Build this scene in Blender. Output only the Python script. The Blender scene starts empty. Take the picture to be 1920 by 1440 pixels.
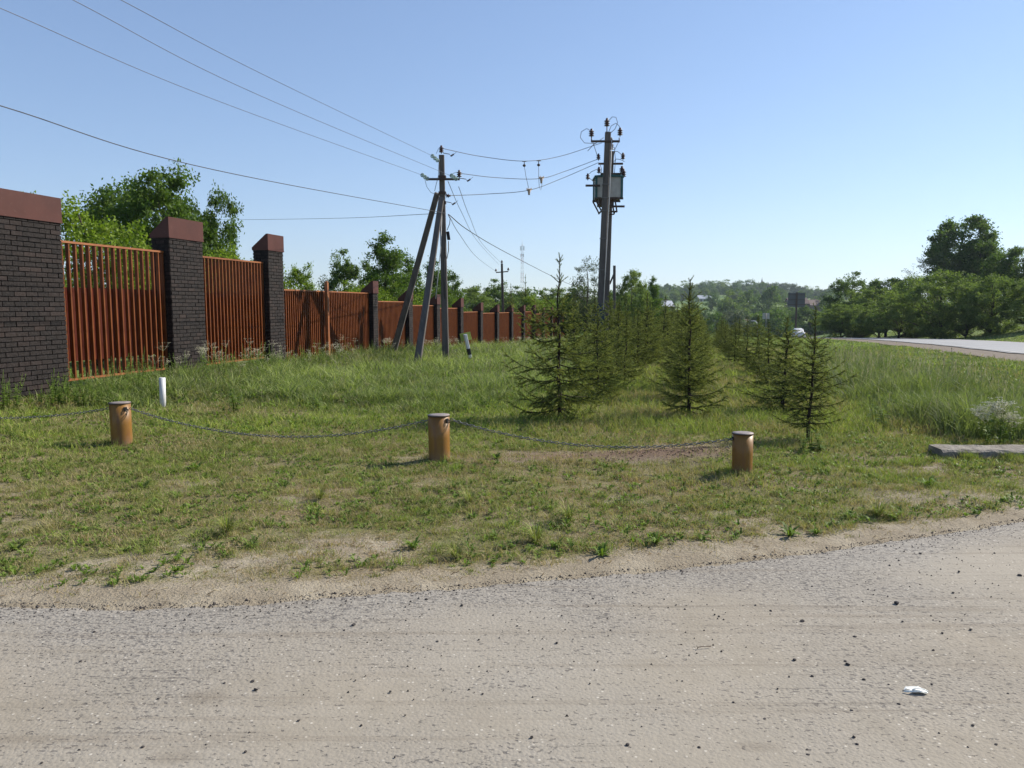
import bpy, math, random
import numpy as np
from mathutils import Vector, Matrix
R = math.radians
S = bpy.context.scene
COL = S.collection
random.seed(7)
rng = np.random.default_rng(11)

# ------------------------------------------------------------------ camera, sky, sun, exposure
F = 1442.0
PITCH = math.atan(145.0 / F)
CAMH = 1.6
cam = bpy.data.cameras.new('camera')
cam.sensor_width = 36
cam.lens = 36 * F / 1920
cam.clip_start = 0.05
cam.clip_end = 20000
co = bpy.data.objects.new('camera', cam)
COL.objects.link(co)
co.location = (0, 0, CAMH)
co.rotation_euler = (math.pi / 2 - PITCH, 0, 0)
S.camera = co

SUN_AZ, SUN_EL = R(65), R(37)
w = bpy.data.worlds.new('World')
S.world = w
w.use_nodes = True
nt = w.node_tree
bg = nt.nodes['Background']
sky = nt.nodes.new('ShaderNodeTexSky')
sky.sky_type = 'NISHITA'
sky.sun_disc = False
sky.sun_elevation = SUN_EL
sky.sun_rotation = SUN_AZ
sky.altitude = 150
sky.air_density = 1.0
sky.dust_density = 0.05
sky.ozone_density = 2.6
hs = nt.nodes.new('ShaderNodeMix'); hs.data_type = 'RGBA'; hs.blend_type = 'MULTIPLY'
hs.inputs[0].default_value = 1.0; hs.inputs[7].default_value = (.90, .97, 1.13, 1)
gm = nt.nodes.new('ShaderNodeGamma'); gm.inputs[1].default_value = .78
nt.links.new(sky.outputs[0], gm.inputs[0]); nt.links.new(gm.outputs[0], hs.inputs[6]); nt.links.new(hs.outputs[2], bg.inputs[0])
bg.inputs[1].default_value = 0.105
sl = bpy.data.lights.new('sun', 'SUN')
sl.energy = 4.3
sl.angle = R(0.53)
sl.color = (1.0, 0.93, 0.82)
so = bpy.data.objects.new('sun', sl)
COL.objects.link(so)
sd = Vector((math.sin(SUN_AZ) * math.cos(SUN_EL), math.cos(SUN_AZ) * math.cos(SUN_EL), math.sin(SUN_EL)))
so.rotation_euler = sd.to_track_quat('Z', 'Y').to_euler()
so.location = (30, 10, 30)
S.view_settings.view_transform = 'Standard'
S.view_settings.look = 'None'
S.view_settings.exposure = 0.90
S.view_settings.gamma = 1.0

# ------------------------------------------------------------------ geometry of the place
cP, sP = math.cos(PITCH), math.sin(PITCH)


def ray(px, py):
    u = (px - 960) / F
    v = (py - 720) / F
    return u, cP - v * sP, -sP - v * cP


def at(px, py, z=0.0):
    a, b, c = ray(px, py)
    t = (z - CAMH) / c
    return Vector((a * t, b * t, z))


def atY(px, py, Y):
    a, b, c = ray(px, py)
    t = Y / b
    return Vector((a * t, Y, CAMH + c * t))


_vn = np.random.default_rng(3).random((256, 256))


def vnoise(x, y):
    x = np.asarray(x, float); y = np.asarray(y, float)
    xi = np.floor(x).astype(int); yi = np.floor(y).astype(int)
    fx = x - xi; fy = y - yi
    fx = fx * fx * (3 - 2 * fx); fy = fy * fy * (3 - 2 * fy)
    a = _vn[xi % 256, yi % 256]; b = _vn[(xi + 1) % 256, yi % 256]
    c = _vn[xi % 256, (yi + 1) % 256]; d = _vn[(xi + 1) % 256, (yi + 1) % 256]
    return a * (1 - fx) * (1 - fy) + b * fx * (1 - fy) + c * (1 - fx) * fy + d * fx * fy


def fbm(x, y, o=4):
    s = 0; a = .5; t = 0
    for i in range(o):
        s = s + a * vnoise(x * 2 ** i + 17 * i, y * 2 ** i + 5 * i); t += a; a *= .5
    return s / t


def sstep(a, b, x):
    t = np.clip((np.asarray(x, float) - a) / (b - a), 0, 1)
    return t * t * (3 - 2 * t)


# edge of the dusty road in front
EDGE_PX = [(-500, 1120), (-200, 1132), (0, 1138), (250, 1146), (480, 1135), (640, 1121), (870, 1104), (1050, 1087), (1280, 1071), (1560, 1034), (1750, 1004), (1920, 980), (2100, 950), (2300, 905)]
EP = [at(*p) for p in EDGE_PX]
EX = np.array([p.x for p in EP]); EY = np.array([p.y for p in EP])
EX = np.concatenate([[-60], EX, [14, 24]]); EY = np.concatenate([[5.4], EY, [16, 22]])


def edgeY(x):
    x = np.asarray(x, float)
    return np.interp(x, EX, EY) + (fbm(x * 1.6, x * 0 + 3.3) - .5) * .09 + (fbm(x * 9, x * 0 + 8.3) - .5) * .06


PY = [-100, 0, 18, 30, 40, 50, 62, 93, 150, 230, 300, 380, 500, 780, 950, 1500, 9000]
PZ = [0, 0, 0, -.16, -.38, -.6, -1.0, -2.1, -5, -9, -6.5, -1.5, 3, 10, 10, 4, 0]
RT = 0.25                                         # slope of the main road
R0 = 15.2 - RT * 22.8                             # near edge of the shoulder


def g(x, y, micro=False):
    x = np.asarray(x, float); y = np.asarray(y, float)
    z = np.interp(y, PY, PZ)
    # smooth the joints of the profile
    z = (z + np.interp(y - 6, PY, PZ) + np.interp(y + 6, PY, PZ)) / 3
    # fence side: slightly higher close by, lower farther off
    fd = x - (-10.27 + .2346 * y)
    near = sstep(19, 12, y) * sstep(4.5, 1.0, fd)
    z = z + .17 * near
    left = sstep(3, -1.5, x - .25 * (y - 10)) * sstep(22, 38, y) * sstep(90, 60, y)
    z = z - .28 * left
    # bank behind the main road
    q = x - (R0 + RT * y)
    z = z + (sstep(9.0, 21, q) * 1.9) * sstep(10, 30, y) * sstep(330, 150, y)
    z = z - .12 * sstep(7.5, 4.5, y) * 0
    # far hill only in the middle, lower to both sides
    az = x / np.maximum(y, 1)
    far = sstep(330, 700, y)
    z = z - far * 9 * sstep(.14, .0, az) - far * 5 * sstep(.40, .55, az)
    z = z + far * 4 * np.exp(-((az - .29) / .09) ** 2)
    # dirt mound by the right bollard
    z = z + .07 * np.exp(-(((x - 1.9) / .8) ** 2 + ((y - 8.15) / .35) ** 2))
    r = np.hypot(x, y)
    offr = sstep(0, .5, y - np.interp(x, EX, EY))
    z = z + (fbm(x * .8, y * .8) - .5) * .09 * offr * sstep(80, 30, r)
    if micro:
        z = z + (fbm(x * 5, y * 5) - .5) * .05 * offr * sstep(30, 10, r)
    return z


def gz(x, y):
    return float(g(x, y, True))


def L_ROW(y): return 0.72 + .27 * (y - 11)
def M_ROW(y): return 2.55 + .25 * (y - 11)
def R_ROW(y): return 3.55 + .235 * (y - 9.2)


def tallness(x, y):
    """0 = mown, 1 = tall meadow"""
    lb = sstep(-.2, -1.6, x - L_ROW(y)) * sstep(11.0, 12.8, y + (fbm(x * .7, y * .7) - .5) * 2.4)
    rx = np.interp(y, [8.0, 9.3, 12, 20, 40, 80], [7.3, 5.6, 5.3, 7.9, 13.5, 24])
    rb = sstep(-.3, .5, x - rx + (fbm(x * .9, y * .9 + 9) - .5) * 1.2)
    far = sstep(30, 42, y)
    return np.maximum(np.maximum(lb, rb), far)


def bare(x, y):
    d = y - edgeY(x)
    n = fbm(x * 1.1 + 40, y * 1.6 + 4, 4); n2 = fbm(x * 3.1, y * 5.1 + 77, 3)
    rightfade = sstep(1.8, 4.0, x)
    b = 1.15 - sstep(.10, .62, d * (1 + .6 * rightfade)) * .78 - sstep(.5, 1.6, d) * .30
    b = b + (n - .5) * 1.5 * sstep(.1, .7, d) * sstep(4.5, 1.8, d) + (n - .5) * 1.25 * sstep(1.8, 4.5, d) * sstep(8, 4, d) + .06 * sstep(1.0, 2.0, d) * sstep(5, 3, d)
    b = b + (n2 - .5) * .55
    b = b + .9 * np.exp(-(((x - 1.75) / 1.0) ** 2 + ((y - 8.2) / .42) ** 2) ** 1.5) + .55 * np.exp(-(((x - .3) / .6) ** 2 + ((y - 8.1) / .35) ** 2))
    return np.clip(b, 0, 1)


# ------------------------------------------------------------------ object helpers
def tag(o, label=None, cat=None, group=None, kind=None):
    if label: o['label'] = label
    if cat: o['category'] = cat
    if group: o['group'] = group
    if kind: o['kind'] = kind
    return o


def empty(name, loc=(0, 0, 0), rz=0.0, label=None, cat=None, group=None):
    o = bpy.data.objects.new(name, None)
    COL.objects.link(o)
    o.location = loc
    o.rotation_euler = (0, 0, rz)
    o.empty_display_size = .2
    return tag(o, label, cat, group)


def copy_tree(o, parent=None):
    c = o.copy(); COL.objects.link(c)
    if parent is not None: c.parent = parent
    for ch in list(o.children): copy_tree(ch, c)
    return c


def link_mesh(name, me, mats, parent=None):
    if not isinstance(mats, (list, tuple)): mats = [mats]
    for m in mats: me.materials.append(m)
    o = bpy.data.objects.new(name, me)
    COL.objects.link(o)
    if parent is not None: o.parent = parent
    return o


def np_mesh(name, V, quads=None, tris=None, attrs=None, mat_idx=None, smooth=False):
    V = np.asarray(V, np.float32)
    me = bpy.data.meshes.new(name)
    me.vertices.add(len(V)); me.vertices.foreach_set('co', V.ravel())
    nq = 0 if quads is None else len(quads); ntr = 0 if tris is None else len(tris)
    loops = []
    if nq: loops.append(np.asarray(quads, np.int32).ravel())
    if ntr: loops.append(np.asarray(tris, np.int32).ravel())
    loops = np.concatenate(loops)
    me.loops.add(len(loops)); me.loops.foreach_set('vertex_index', loops)
    me.polygons.add(nq + ntr)
    st = np.concatenate([np.arange(nq) * 4, nq * 4 + np.arange(ntr) * 3]).astype(np.int32)
    tot = np.concatenate([np.full(nq, 4), np.full(ntr, 3)]).astype(np.int32)
    me.polygons.foreach_set('loop_start', st)
    me.polygons.foreach_set('loop_total', tot)
    if mat_idx is not None: me.polygons.foreach_set('material_index', np.asarray(mat_idx, np.int32))
    if smooth: me.polygons.foreach_set('use_smooth', np.ones(nq + ntr, bool))
    me.update(calc_edges=True)
    for k, a in (attrs or {}).items():
        at_ = me.attributes.new(k, 'FLOAT', 'POINT')
        at_.data.foreach_set('value', np.asarray(a, np.float32))
    return me


class MB:
    """collects shapes into one mesh"""
    def __init__(s):
        s.v = []; s.f = []; s.t = []; s.sm = []; s.mi = []

    def add(s, vs, fs, tint=0.5, smooth=False, mi=0):
        b = len(s.v)
        s.v.extend([tuple(p) for p in vs]); s.t.extend([tint] * len(vs))
        for f in fs:
            s.f.append(tuple(i + b for i in f)); s.sm.append(smooth); s.mi.append(mi)

    def box(s, c, size, M=None, tint=.5, bev=0, mi=0):
        hx, hy, hz = size[0] / 2, size[1] / 2, size[2] / 2
        if bev:
            b = min(bev, hx * .49, hy * .49, hz * .49)
            vs = []
            for z, i in ((-hz, b), (-hz + b, 0), (hz - b, 0), (hz, b)):
                ax, ay = hx - i, hy - i
                c_ = b * .6 if i == 0 else 0
                vs += [(-ax + c_, -ay, z), (ax - c_, -ay, z), (ax, -ay + c_, z), (ax, ay - c_, z), (ax - c_, ay, z), (-ax + c_, ay, z), (-ax, ay - c_, z), (-ax, -ay + c_, z)]
            fs = []
            for k in range(3):
                for j in range(8):
                    a = k * 8 + j; d = k * 8 + (j + 1) % 8
                    fs.append((a, d, d + 8, a + 8))
            fs.append(tuple(range(7, -1, -1))); fs.append(tuple(range(24, 32)))
        else:
            vs = [(x, y, z) for z in (-hz, hz) for x, y in ((-hx, -hy), (hx, -hy), (hx, hy), (-hx, hy))]
            fs = [(3, 2, 1, 0), (4, 5, 6, 7), (0, 1, 5, 4), (1, 2, 6, 5), (2, 3, 7, 6), (3, 0, 4, 7)]
        c = Vector(c)
        vs = [(M @ Vector(p) if M is not None else Vector(p)) + c for p in vs]
        s.add(vs, fs, tint, False, mi)

    def beam(s, a, b, w_, d_, w2=None, d2=None, up=(0, 0, 1), tint=.5, bev=0, mi=0):
        """square tapered bar from a to b"""
        a = Vector(a); b = Vector(b); z = (b - a); L = z.length
        if L < 1e-6: return
        z /= L
        up = Vector(up)
        if abs(z.dot(up)) > .98: up = Vector((0, 1, 0))
        x = z.cross(up).normalized() if abs(z.dot(up)) < .98 else Vector((1, 0, 0))
        y = z.cross(x).normalized()
        w2 = w_ if w2 is None else w2; d2 = d_ if d2 is None else d2
        vs = []
        ch = .22
        for p, ww, dd in ((a, w_, d_), (b, w2, d2)):
            hw, hd = ww / 2, dd / 2
            cc = min(hw, hd) * ch
            for i, j in ((-hw + cc, -hd), (hw - cc, -hd), (hw, -hd + cc), (hw, hd - cc), (hw - cc, hd), (-hw + cc, hd), (-hw, hd - cc), (-hw, -hd + cc)):
                vs.append(p + x * i + y * j)
        fs = [tuple((k, (k + 1) % 8, (k + 1) % 8 + 8, k + 8)) for k in range(8)]
        fs += [tuple(range(7, -1, -1)), tuple(range(8, 16))]
        s.add(vs, fs, tint, False, mi)

    def tube(s, pts, rad, n=8, tint=.5, cap=True, mi=0, smooth=True):
        pts = [Vector(p) for p in pts]
        m = len(pts)
        if not hasattr(rad, '__len__'): rad = [rad] * m
        vs = []; ref = None
        for i, p in enumerate(pts):
            t = (pts[min(i + 1, m - 1)] - pts[max(i - 1, 0)])
            t = t.normalized() if t.length > 1e-9 else Vector((0, 0, 1))
            if ref is None:
                ref = Vector((0, 0, 1)) if abs(t.z) < .9 else Vector((1, 0, 0))
            x = (ref - t * ref.dot(t)).normalized(); y = t.cross(x); ref = x
            for k in range(n):
                a = 2 * math.pi * k / n
                vs.append(p + (x * math.cos(a) + y * math.sin(a)) * rad[i])
        fs = []
        for i in range(m - 1):
            for k in range(n):
                k2 = (k + 1) % n
                fs.append((i * n + k, i * n + k2, (i + 1) * n + k2, (i + 1) * n + k))
        if cap:
            fs.append(tuple(range(n - 1, -1, -1))); fs.append(tuple((m - 1) * n + k for k in range(n)))
        s.add(vs, fs, tint, smooth, mi)

    def lathe(s, prof, c=(0, 0, 0), n=24, axis=None, tint=.5, mi=0, smooth=True):
        """prof: (r, z) list; axis: optional direction"""
        M = Matrix.Identity(3)
        if axis is not None: M = Vector(axis).to_track_quat('Z', 'Y').to_matrix()
        c = Vector(c); vs = []
        for r, z in prof:
            for k in range(n):
                a = 2 * math.pi * k / n
                vs.append(M @ Vector((r * math.cos(a), r * math.sin(a), z)) + c)
        fs = []
        for i in range(len(prof) - 1):
            for k in range(n):
                k2 = (k + 1) % n
                fs.append((i * n + k, i * n + k2, (i + 1) * n + k2, (i + 1) * n + k))
        fs.append(tuple(range(n - 1, -1, -1))); fs.append(tuple((len(prof) - 1) * n + k for k in range(n)))
        s.add(vs, fs, tint, smooth, mi)

    def prism(s, prof, a, b, tint=.5, mi=0):
        """prof polygon of 3D points moved from a to b"""
        a = Vector(a); b = Vector(b); n = len(prof)
        vs = [Vector(p) + a for p in prof] + [Vector(p) + b for p in prof]
        fs = [(k, (k + 1) % n, (k + 1) % n + n, k + n) for k in range(n)]
        fs += [tuple(range(n - 1, -1, -1)), tuple(range(n, 2 * n))]
        s.add(vs, fs, tint, False, mi)

    def mesh(s, name):
        me = bpy.data.meshes.new(name)
        me.from_pydata(s.v, [], s.f)
        me.polygons.foreach_set('use_smooth', s.sm)
        me.polygons.foreach_set('material_index', s.mi)
        a = me.attributes.new('tint', 'FLOAT', 'POINT'); a.data.foreach_set('value', s.t)
        me.update()
        return me

    def build(s, name, mats, parent=None):
        me = s.mesh(name)
        import bmesh
        bm = bmesh.new(); bm.from_mesh(me)
        bmesh.ops.recalc_face_normals(bm, faces=bm.faces)
        bm.to_mesh(me); bm.free()
        return link_mesh(name, me, mats, parent)


# ------------------------------------------------------------------ materials
def srgb(r, g_, b):
    f = lambda c: (c / 255 / 12.92) if c / 255 <= .04045 else ((c / 255 + .055) / 1.055) ** 2.4
    return (f(r), f(g_), f(b), 1)


class NT:
    def __init__(s, name):
        s.m = bpy.data.materials.new(name); s.m.use_nodes = True
        s.n = s.m.node_tree.nodes; s.l = s.m.node_tree.links
        s.bs = s.n['Principled BSDF']; s.out = s.n['Material Output']

    def node(s, t, **k):
        n = s.n.new(t)
        for a, b in k.items(): setattr(n, a, b)
        return n

    def link(s, a, b): s.l.new(a, b)

    def val(s, x, sock):
        if isinstance(x, bpy.types.NodeSocket): s.link(x, sock)
        else: sock.default_value = x

    def math(s, op, a, b=0.0, c=None, clamp=False):
        n = s.node('ShaderNodeMath', operation=op, use_clamp=clamp)
        s.val(a, n.inputs[0]); s.val(b, n.inputs[1])
        if c is not None: s.val(c, n.inputs[2])
        return n.outputs[0]

    def mix(s, fac, a, b, bt='MIX'):
        n = s.node('ShaderNodeMix', data_type='RGBA', blend_type=bt)
        s.val(fac, n.inputs[0]); s.val(a, n.inputs[6]); s.val(b, n.inputs[7])
        return n.outputs[2]

    def pos(s, scale=(1, 1, 1), obj=False):
        if obj:
            o = s.node('ShaderNodeTexCoord').outputs['Object']
        else:
            o = s.node('ShaderNodeNewGeometry').outputs['Position']
        mp = s.node('ShaderNodeMapping'); mp.inputs['Scale'].default_value = scale
        s.link(o, mp.inputs[0])
        return mp.outputs[0]

    def noise(s, vec, scale, detail=4, rough=.55, dist=0):
        n = s.node('ShaderNodeTexNoise'); n.inputs['Scale'].default_value = scale
        n.inputs['Detail'].default_value = detail; n.inputs['Roughness'].default_value = rough
        n.inputs['Distortion'].default_value = dist
        s.link(vec, n.inputs['Vector'])
        return n.outputs[0]

    def voro(s, vec, scale, feature='F1', out=0, rnd=1.0):
        n = s.node('ShaderNodeTexVoronoi', feature=feature); n.inputs['Scale'].default_value = scale
        n.inputs['Randomness'].default_value = rnd
        s.link(vec, n.inputs['Vector'])
        return n.outputs[out]

    def ramp(s, fac, stops, interp='LINEAR'):
        n = s.node('ShaderNodeValToRGB'); n.color_ramp.interpolation = interp
        e = n.color_ramp.elements
        while len(e) < len(stops): e.new(.5)
        for i, (p, c) in enumerate(stops):
            e[i].position = p; e[i].color = c if len(c) == 4 else (*c, 1)
        s.val(fac, n.inputs[0])
        return n.outputs[0]

    def mr(s, v, a, b, c=0.0, d=1.0):
        n = s.node('ShaderNodeMapRange'); n.clamp = True
        s.val(v, n.inputs[0]); n.inputs[1].default_value = a; n.inputs[2].default_value = b
        n.inputs[3].default_value = c; n.inputs[4].default_value = d
        return n.outputs[0]

    def attr(s, name):
        n = s.node('ShaderNodeAttribute'); n.attribute_name = name
        return n.outputs['Fac']

    def bump(s, h, strength=.3, dist=.01):
        n = s.node('ShaderNodeBump'); n.inputs['Strength'].default_value = strength
        n.inputs['Distance'].default_value = dist
        s.link(h, n.inputs['Height']); s.link(n.outputs[0], s.bs.inputs['Normal'])
        return n.outputs[0]

    def fin(s, col, rough=.8, metal=0.0, spec=.3):
        s.val(col, s.bs.inputs['Base Color']); s.val(rough, s.bs.inputs['Roughness'])
        s.val(metal, s.bs.inputs['Metallic']); s.bs.inputs['Specular IOR Level'].default_value = spec
        return s.m


def leaf_mat(name, stops, trans=.35, rough=.5, tcol=(1.0, 1.15, .45), spec=.3):
    """foliage: colour picked by the per-leaf tint, light passing through"""
    t = NT(name)
    a = t.attr('tint')
    c = t.ramp(a, stops)
    big = t.noise(t.pos(), .9, 2)
    c = t.mix(t.mr(big, .35, .7, 0, .35), c, t.mix(1.0, c, (.72, .8, .62, 1), 'MULTIPLY'))
    t.fin(c, rough + .1, 0, spec * .35)
    tr = t.node('ShaderNodeBsdfTranslucent')
    t.link(t.mix(1.0, c, (*tcol, 1), 'MULTIPLY'), tr.inputs[0])
    mx = t.node('ShaderNodeMixShader'); mx.inputs[0].default_value = trans
    t.link(t.bs.outputs[0], mx.inputs[1]); t.link(tr.outputs[0], mx.inputs[2])
    t.link(mx.outputs[0], t.out.inputs[0])
    return t.m


def simple(name, base, var=None, scale=20, rough=.7, metal=0., bump=.15, bd=.005, spec=.3, obj=True):
    t = NT(name)
    p = t.pos(obj=obj)
    n = t.noise(p, scale, 5)
    var = var or tuple(c * .7 for c in base[:3]) + (1,)
    c = t.mix(t.mr(n, .35, .68), base, var)
    if bump: t.bump(t.noise(p, scale * 3, 4), bump, bd)
    return t.fin(c, rough, metal, spec)


M = {}
# --- ground
t = NT('ground_mat')
p = t.pos()
b_ = t.attr('bare'); tl = t.attr('tall')
nz = t.noise(p, 9, 5, .65)
nf = t.noise(p, 60, 4, .6)
nb = t.noise(p, .7, 4)
mask = t.mr(t.math('ADD', b_, t.math('ADD', t.math('MULTIPLY', t.math('SUBTRACT', nz, .5), 1.5), t.math('MULTIPLY', t.math('SUBTRACT', nf, .5), 1.0))), .30, .75)
soilc = t.mix(t.mr(nf, .3, .7), (.20, .165, .117, 1), (.285, .243, .178, 1))
soilc = t.mix(t.mr(t.noise(p, 3.2, 4), .45, .7), soilc, (.34, .295, .22, 1))
# thatch below the grass: straw and old leaf
thatch = t.mix(t.mr(nf, .35, .65), (.14, .112, .06, 1), (.23, .185, .11, 1))
thatch = t.mix(t.mr(nb, .4, .65), thatch, (.15, .15, .06, 1))
mead = t.mix(t.mr(nz, .3, .7), (.10, .14, .04, 1), (.15, .19, .06, 1))
fieldc = t.mix(t.mr(t.noise(p, .012, 4), .42, .58), (.075, .125, .035, 1), (.15, .20, .06, 1))
y_ = t.node('ShaderNodeSeparateXYZ'); t.link(t.pos(), y_.inputs[0])
mead = t.mix(t.mr(y_.outputs[1], 60, 130), mead, fieldc)
veg = t.mix(tl, thatch, mead)
dirtm = t.attr('dirt')
soilc = t.mix(dirtm, soilc, (.15, .10, .07, 1))
st = t.voro(p, 45, 'F1', 0)
soilc = t.mix(t.mr(st, .12, .2, .6, 0), soilc, (.12, .10, .09, 1))
col = t.mix(mask, veg, soilc)
t.bump(t.math('ADD', nf, t.math('MULTIPLY', nz, 1.5)), .7, .02)
M['ground'] = t.fin(col, .95, 0, .1)

# --- dusty old asphalt of the road in front
t = NT('dusty_asphalt')
p = t.pos()
wp = t.node('ShaderNodeVectorMath', operation='ADD')
t.link(p, wp.inputs[0])
ag = t.voro(p, 62, 'F1', 0)
agc = t.voro(p, 62, 'F1', 1)
ag2 = t.voro(t.pos((.7, 1.25, 1)), 34, 'F1', 0)
worn = t.noise(p, .75, 5, .6)
ex = t.attr('rim')
wornm = t.mr(t.math('ADD', worn, t.math('MULTIPLY', ex, .35)), .40, .70, .10)
fine = t.noise(p, 150, 3)
dust = t.mix(t.mr(t.noise(p, 6, 5, .65), .3, .7), (.25, .218, .168, 1), (.315, .275, .215, 1))
dust = t.mix(t.mr(t.noise(p, .5, 3), .35, .7), dust, (.315, .285, .235, 1))
sepc = t.node('ShaderNodeSeparateColor'); t.link(agc, sepc.inputs[0])
stone = t.mix(t.mr(sepc.outputs[0], 0, 1), (.15, .145, .14, 1), (.36, .34, .31, 1))
# pits between the stones, seen as dark flecks, less where dust lies thick
fl = t.noise(t.pos((.55, 1.1, 1)), 62, 2, .55)
fl2 = t.noise(t.pos((.6, 1.05, 1)), 26, 3, .7)
thr = t.math('SUBTRACT', .66, t.math('MULTIPLY', wornm, .13))
pit = t.math('MULTIPLY', t.math('SUBTRACT', fl, thr), 14, clamp=True)
bright = t.mr(sepc.outputs[1], .93, .97, 0, .55)
col = t.mix(t.math('MULTIPLY', wornm, .40), dust, t.mix(.5, stone, (.19, .19, .19, 1)))
col = t.mix(t.math('MULTIPLY', bright, t.mr(ag, .25, .4, 1, 0)), col, (.62, .58, .50, 1))
col = t.mix(t.math('MULTIPLY', pit, .60), col, (.06, .055, .055, 1))
# tyre tracks and stains
gx = t.node('ShaderNodeSeparateXYZ'); t.link(t.pos(), gx.inputs[0])
trk = t.noise(t.pos((.25, 9, 1)), 1.3, 4, .6)
col = t.mix(t.mr(trk, .54, .66, 0, .34), col, (.17, .14, .105, 1))
trk2 = t.noise(t.pos((.35, 30, 1)), 1.1, 3, .6)
col = t.mix(t.math('MULTIPLY', t.mr(trk2, .60, .66), t.mr(t.noise(t.pos(), 1.1, 2), .5, .6)), col, t.mix(.30, col, (.05, .045, .04, 1)))
col = t.mix(t.mr(t.noise(t.pos((.5, 1.3, 1)), 1.0, 5, .65), .35, .65, 0, .3), col, t.mix(1.0, col, (.74, .73, .72, 1), 'MULTIPLY'))


def blot(cx, cy, rx, ry, k):
    a = t.math('POWER', t.math('DIVIDE', t.math('SUBTRACT', gx.outputs[0], cx), rx), 2)
    b = t.math('POWER', t.math('DIVIDE', t.math('SUBTRACT', gx.outputs[1], cy), ry), 2)
    d = t.math('ADD', t.math('ADD', a, b), t.math('MULTIPLY', t.noise(t.pos(), 14, 4), 1.3))
    return t.mr(d, .6, 1.6, k, 0)


for bx_, by_, rx_, ry_, k_ in ((385, 1312, .085, .05, .35), (325, 1425, .09, .04, .28), (595, 1308, .06, .035, .12), (1420, 1408, .10, .03, .28)):
    q_ = at(bx_, by_)
    col = t.mix(blot(q_.x, q_.y, rx_ * 1.3, ry_ * 1.5, k_), col, (.11, .085, .06, 1))
h = t.math('ADD', t.math('MULTIPLY', t.math('SUBTRACT', 1.0, ag), t.math('ADD', .35, wornm)), t.math('MULTIPLY', fl2, .9))
h = t.math('SUBTRACT', h, t.math('MULTIPLY', pit, .9))
t.bump(t.math('ADD', h, t.math('MULTIPLY', fine, .25)), .45, .006)
M['asphalt'] = t.fin(col, .9, 0, .2)

t = NT('main_road_asphalt')
p = t.pos()
c = t.mix(t.mr(t.noise(t.pos((1, .15, 1)), 1.2, 4), .35, .65), (.23, .235, .24, 1), (.30, .30, .30, 1))
c = t.mix(t.mr(t.noise(p, 40, 3), .3, .7, 0, .4), c, (.22, .21, .20, 1))
t.bump(t.noise(p, 50, 4), .3, .01)
M['road'] = t.fin(c, .75, 0, .35)
M['shoulder'] = simple('gravel_shoulder', (.185, .15, .115, 1), (.12, .095, .07, 1), 7, .95, bump=.8, bd=.03, obj=False)
M['line'] = simple('road_paint', (.62, .61, .58, 1), (.4, .39, .37, 1), 12, .8, bump=.1)

# --- bricks
t = NT('dark_clinker_brick')
a = t.attr('tint')
p = t.pos(obj=True)
c = t.ramp(a, [(0, (.006, .0045, .004, 1)), (.5, (.0125, .009, .0078, 1)), (1, (.028, .018, .015, 1))])
c = t.mix(t.mr(t.noise(p, 30, 4), .4, .75, 0, .5), c, (.050, .040, .037, 1))
t.bump(t.noise(p, 45, 5, .7), .9, .012)
M['brick'] = t.fin(c, .8, 0, .25)
M['mortar'] = simple('dark_mortar', (.012, .010, .010, 1), (.007, .006, .006, 1), 30, .95)
t = NT('brown_metal_cap')
p = t.pos(obj=True)
c = t.mix(t.mr(t.noise(p, 2.2, 3), .35, .7), (.058, .018, .012, 1), (.080, .026, .018, 1))
c = t.mix(t.mr(t.noise(p, 16, 5, .7), .58, .75, 0, .35), c, (.15, .09, .075, 1))
t.bump(t.noise(p, 1.6, 2), .25, .03)
M['cap'] = t.fin(c, .5, 0, .25)
t = NT('orange_paint')
p = t.pos(obj=True)
c = t.mix(t.mr(t.noise(p, 5, 4), .35, .7), (.27, .098, .030, 1), (.21, .068, .022, 1))
c = t.mix(t.mr(t.noise(p, 40, 4, .7), .6, .75, 0, .4), c, (.18, .06, .025, 1))
M['orange'] = t.fin(c, .5, 0, .4)
t = NT('brown_orange_bars')
p = t.pos(obj=True)
c = t.mix(t.mr(t.noise(p, 4, 4), .35, .7), (.16, .047, .010, 1), (.11, .029, .007, 1))
M['bars'] = t.fin(c, .55, 0, .2)
t = NT('red_brown_sheet')
p = t.pos(obj=True)
c = t.mix(t.mr(t.noise(t.pos((1, 1, .25), obj=True), 3, 4), .35, .7), (.080, .013, .005, 1), (.055, .009, .004, 1))
M['sheet'] = t.fin(c, .6, 0, .15)

# --- bollard
t = NT('bollard_paint')
p = t.pos(obj=True)
c = t.mix(t.mr(t.noise(t.pos((1, 1, .4), obj=True), 7, 4), .35, .7), (.23, .112, .018, 1), (.17, .076, .014, 1))
zz = t.node('ShaderNodeSeparateXYZ'); t.link(t.pos(obj=True), zz.inputs[0])
dm = t.math('ADD', t.mr(zz.outputs[2], 0, .14, .75, 0), t.math('MULTIPLY', t.math('SUBTRACT', t.noise(p, 18, 4), .5), .8), clamp=True)
c = t.mix(dm, c, (.20, .13, .08, 1))
chip = t.mr(t.noise(p, 42, 5, .75), .64, .70, 0, .75)
c = t.mix(chip, c, (.07, .035, .02, 1))
rust = t.mr(t.noise(t.pos((1, 1, .12), obj=True), 24, 4), .54, .68, 0, .65)
c = t.mix(rust, c, (.16, .07, .03, 1))
M['bollard'] = t.fin(c, .45, 0, .4)
M['capgrey'] = simple('weathered_plate', (.27, .24, .23, 1), (.22, .17, .14, 1), 25, .55, .2)
M['rim'] = simple('dark_rim', (.10, .07, .05, 1), (.05, .035, .03, 1), 25, .6)
M['galv'] = simple('galvanised_steel', (.20, .20, .19, 1), (.10, .095, .09, 1), 60, .5, .4, .1)
M['black'] = simple('black_rubber', (.02, .02, .02, 1), None, 20, .7)
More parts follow.
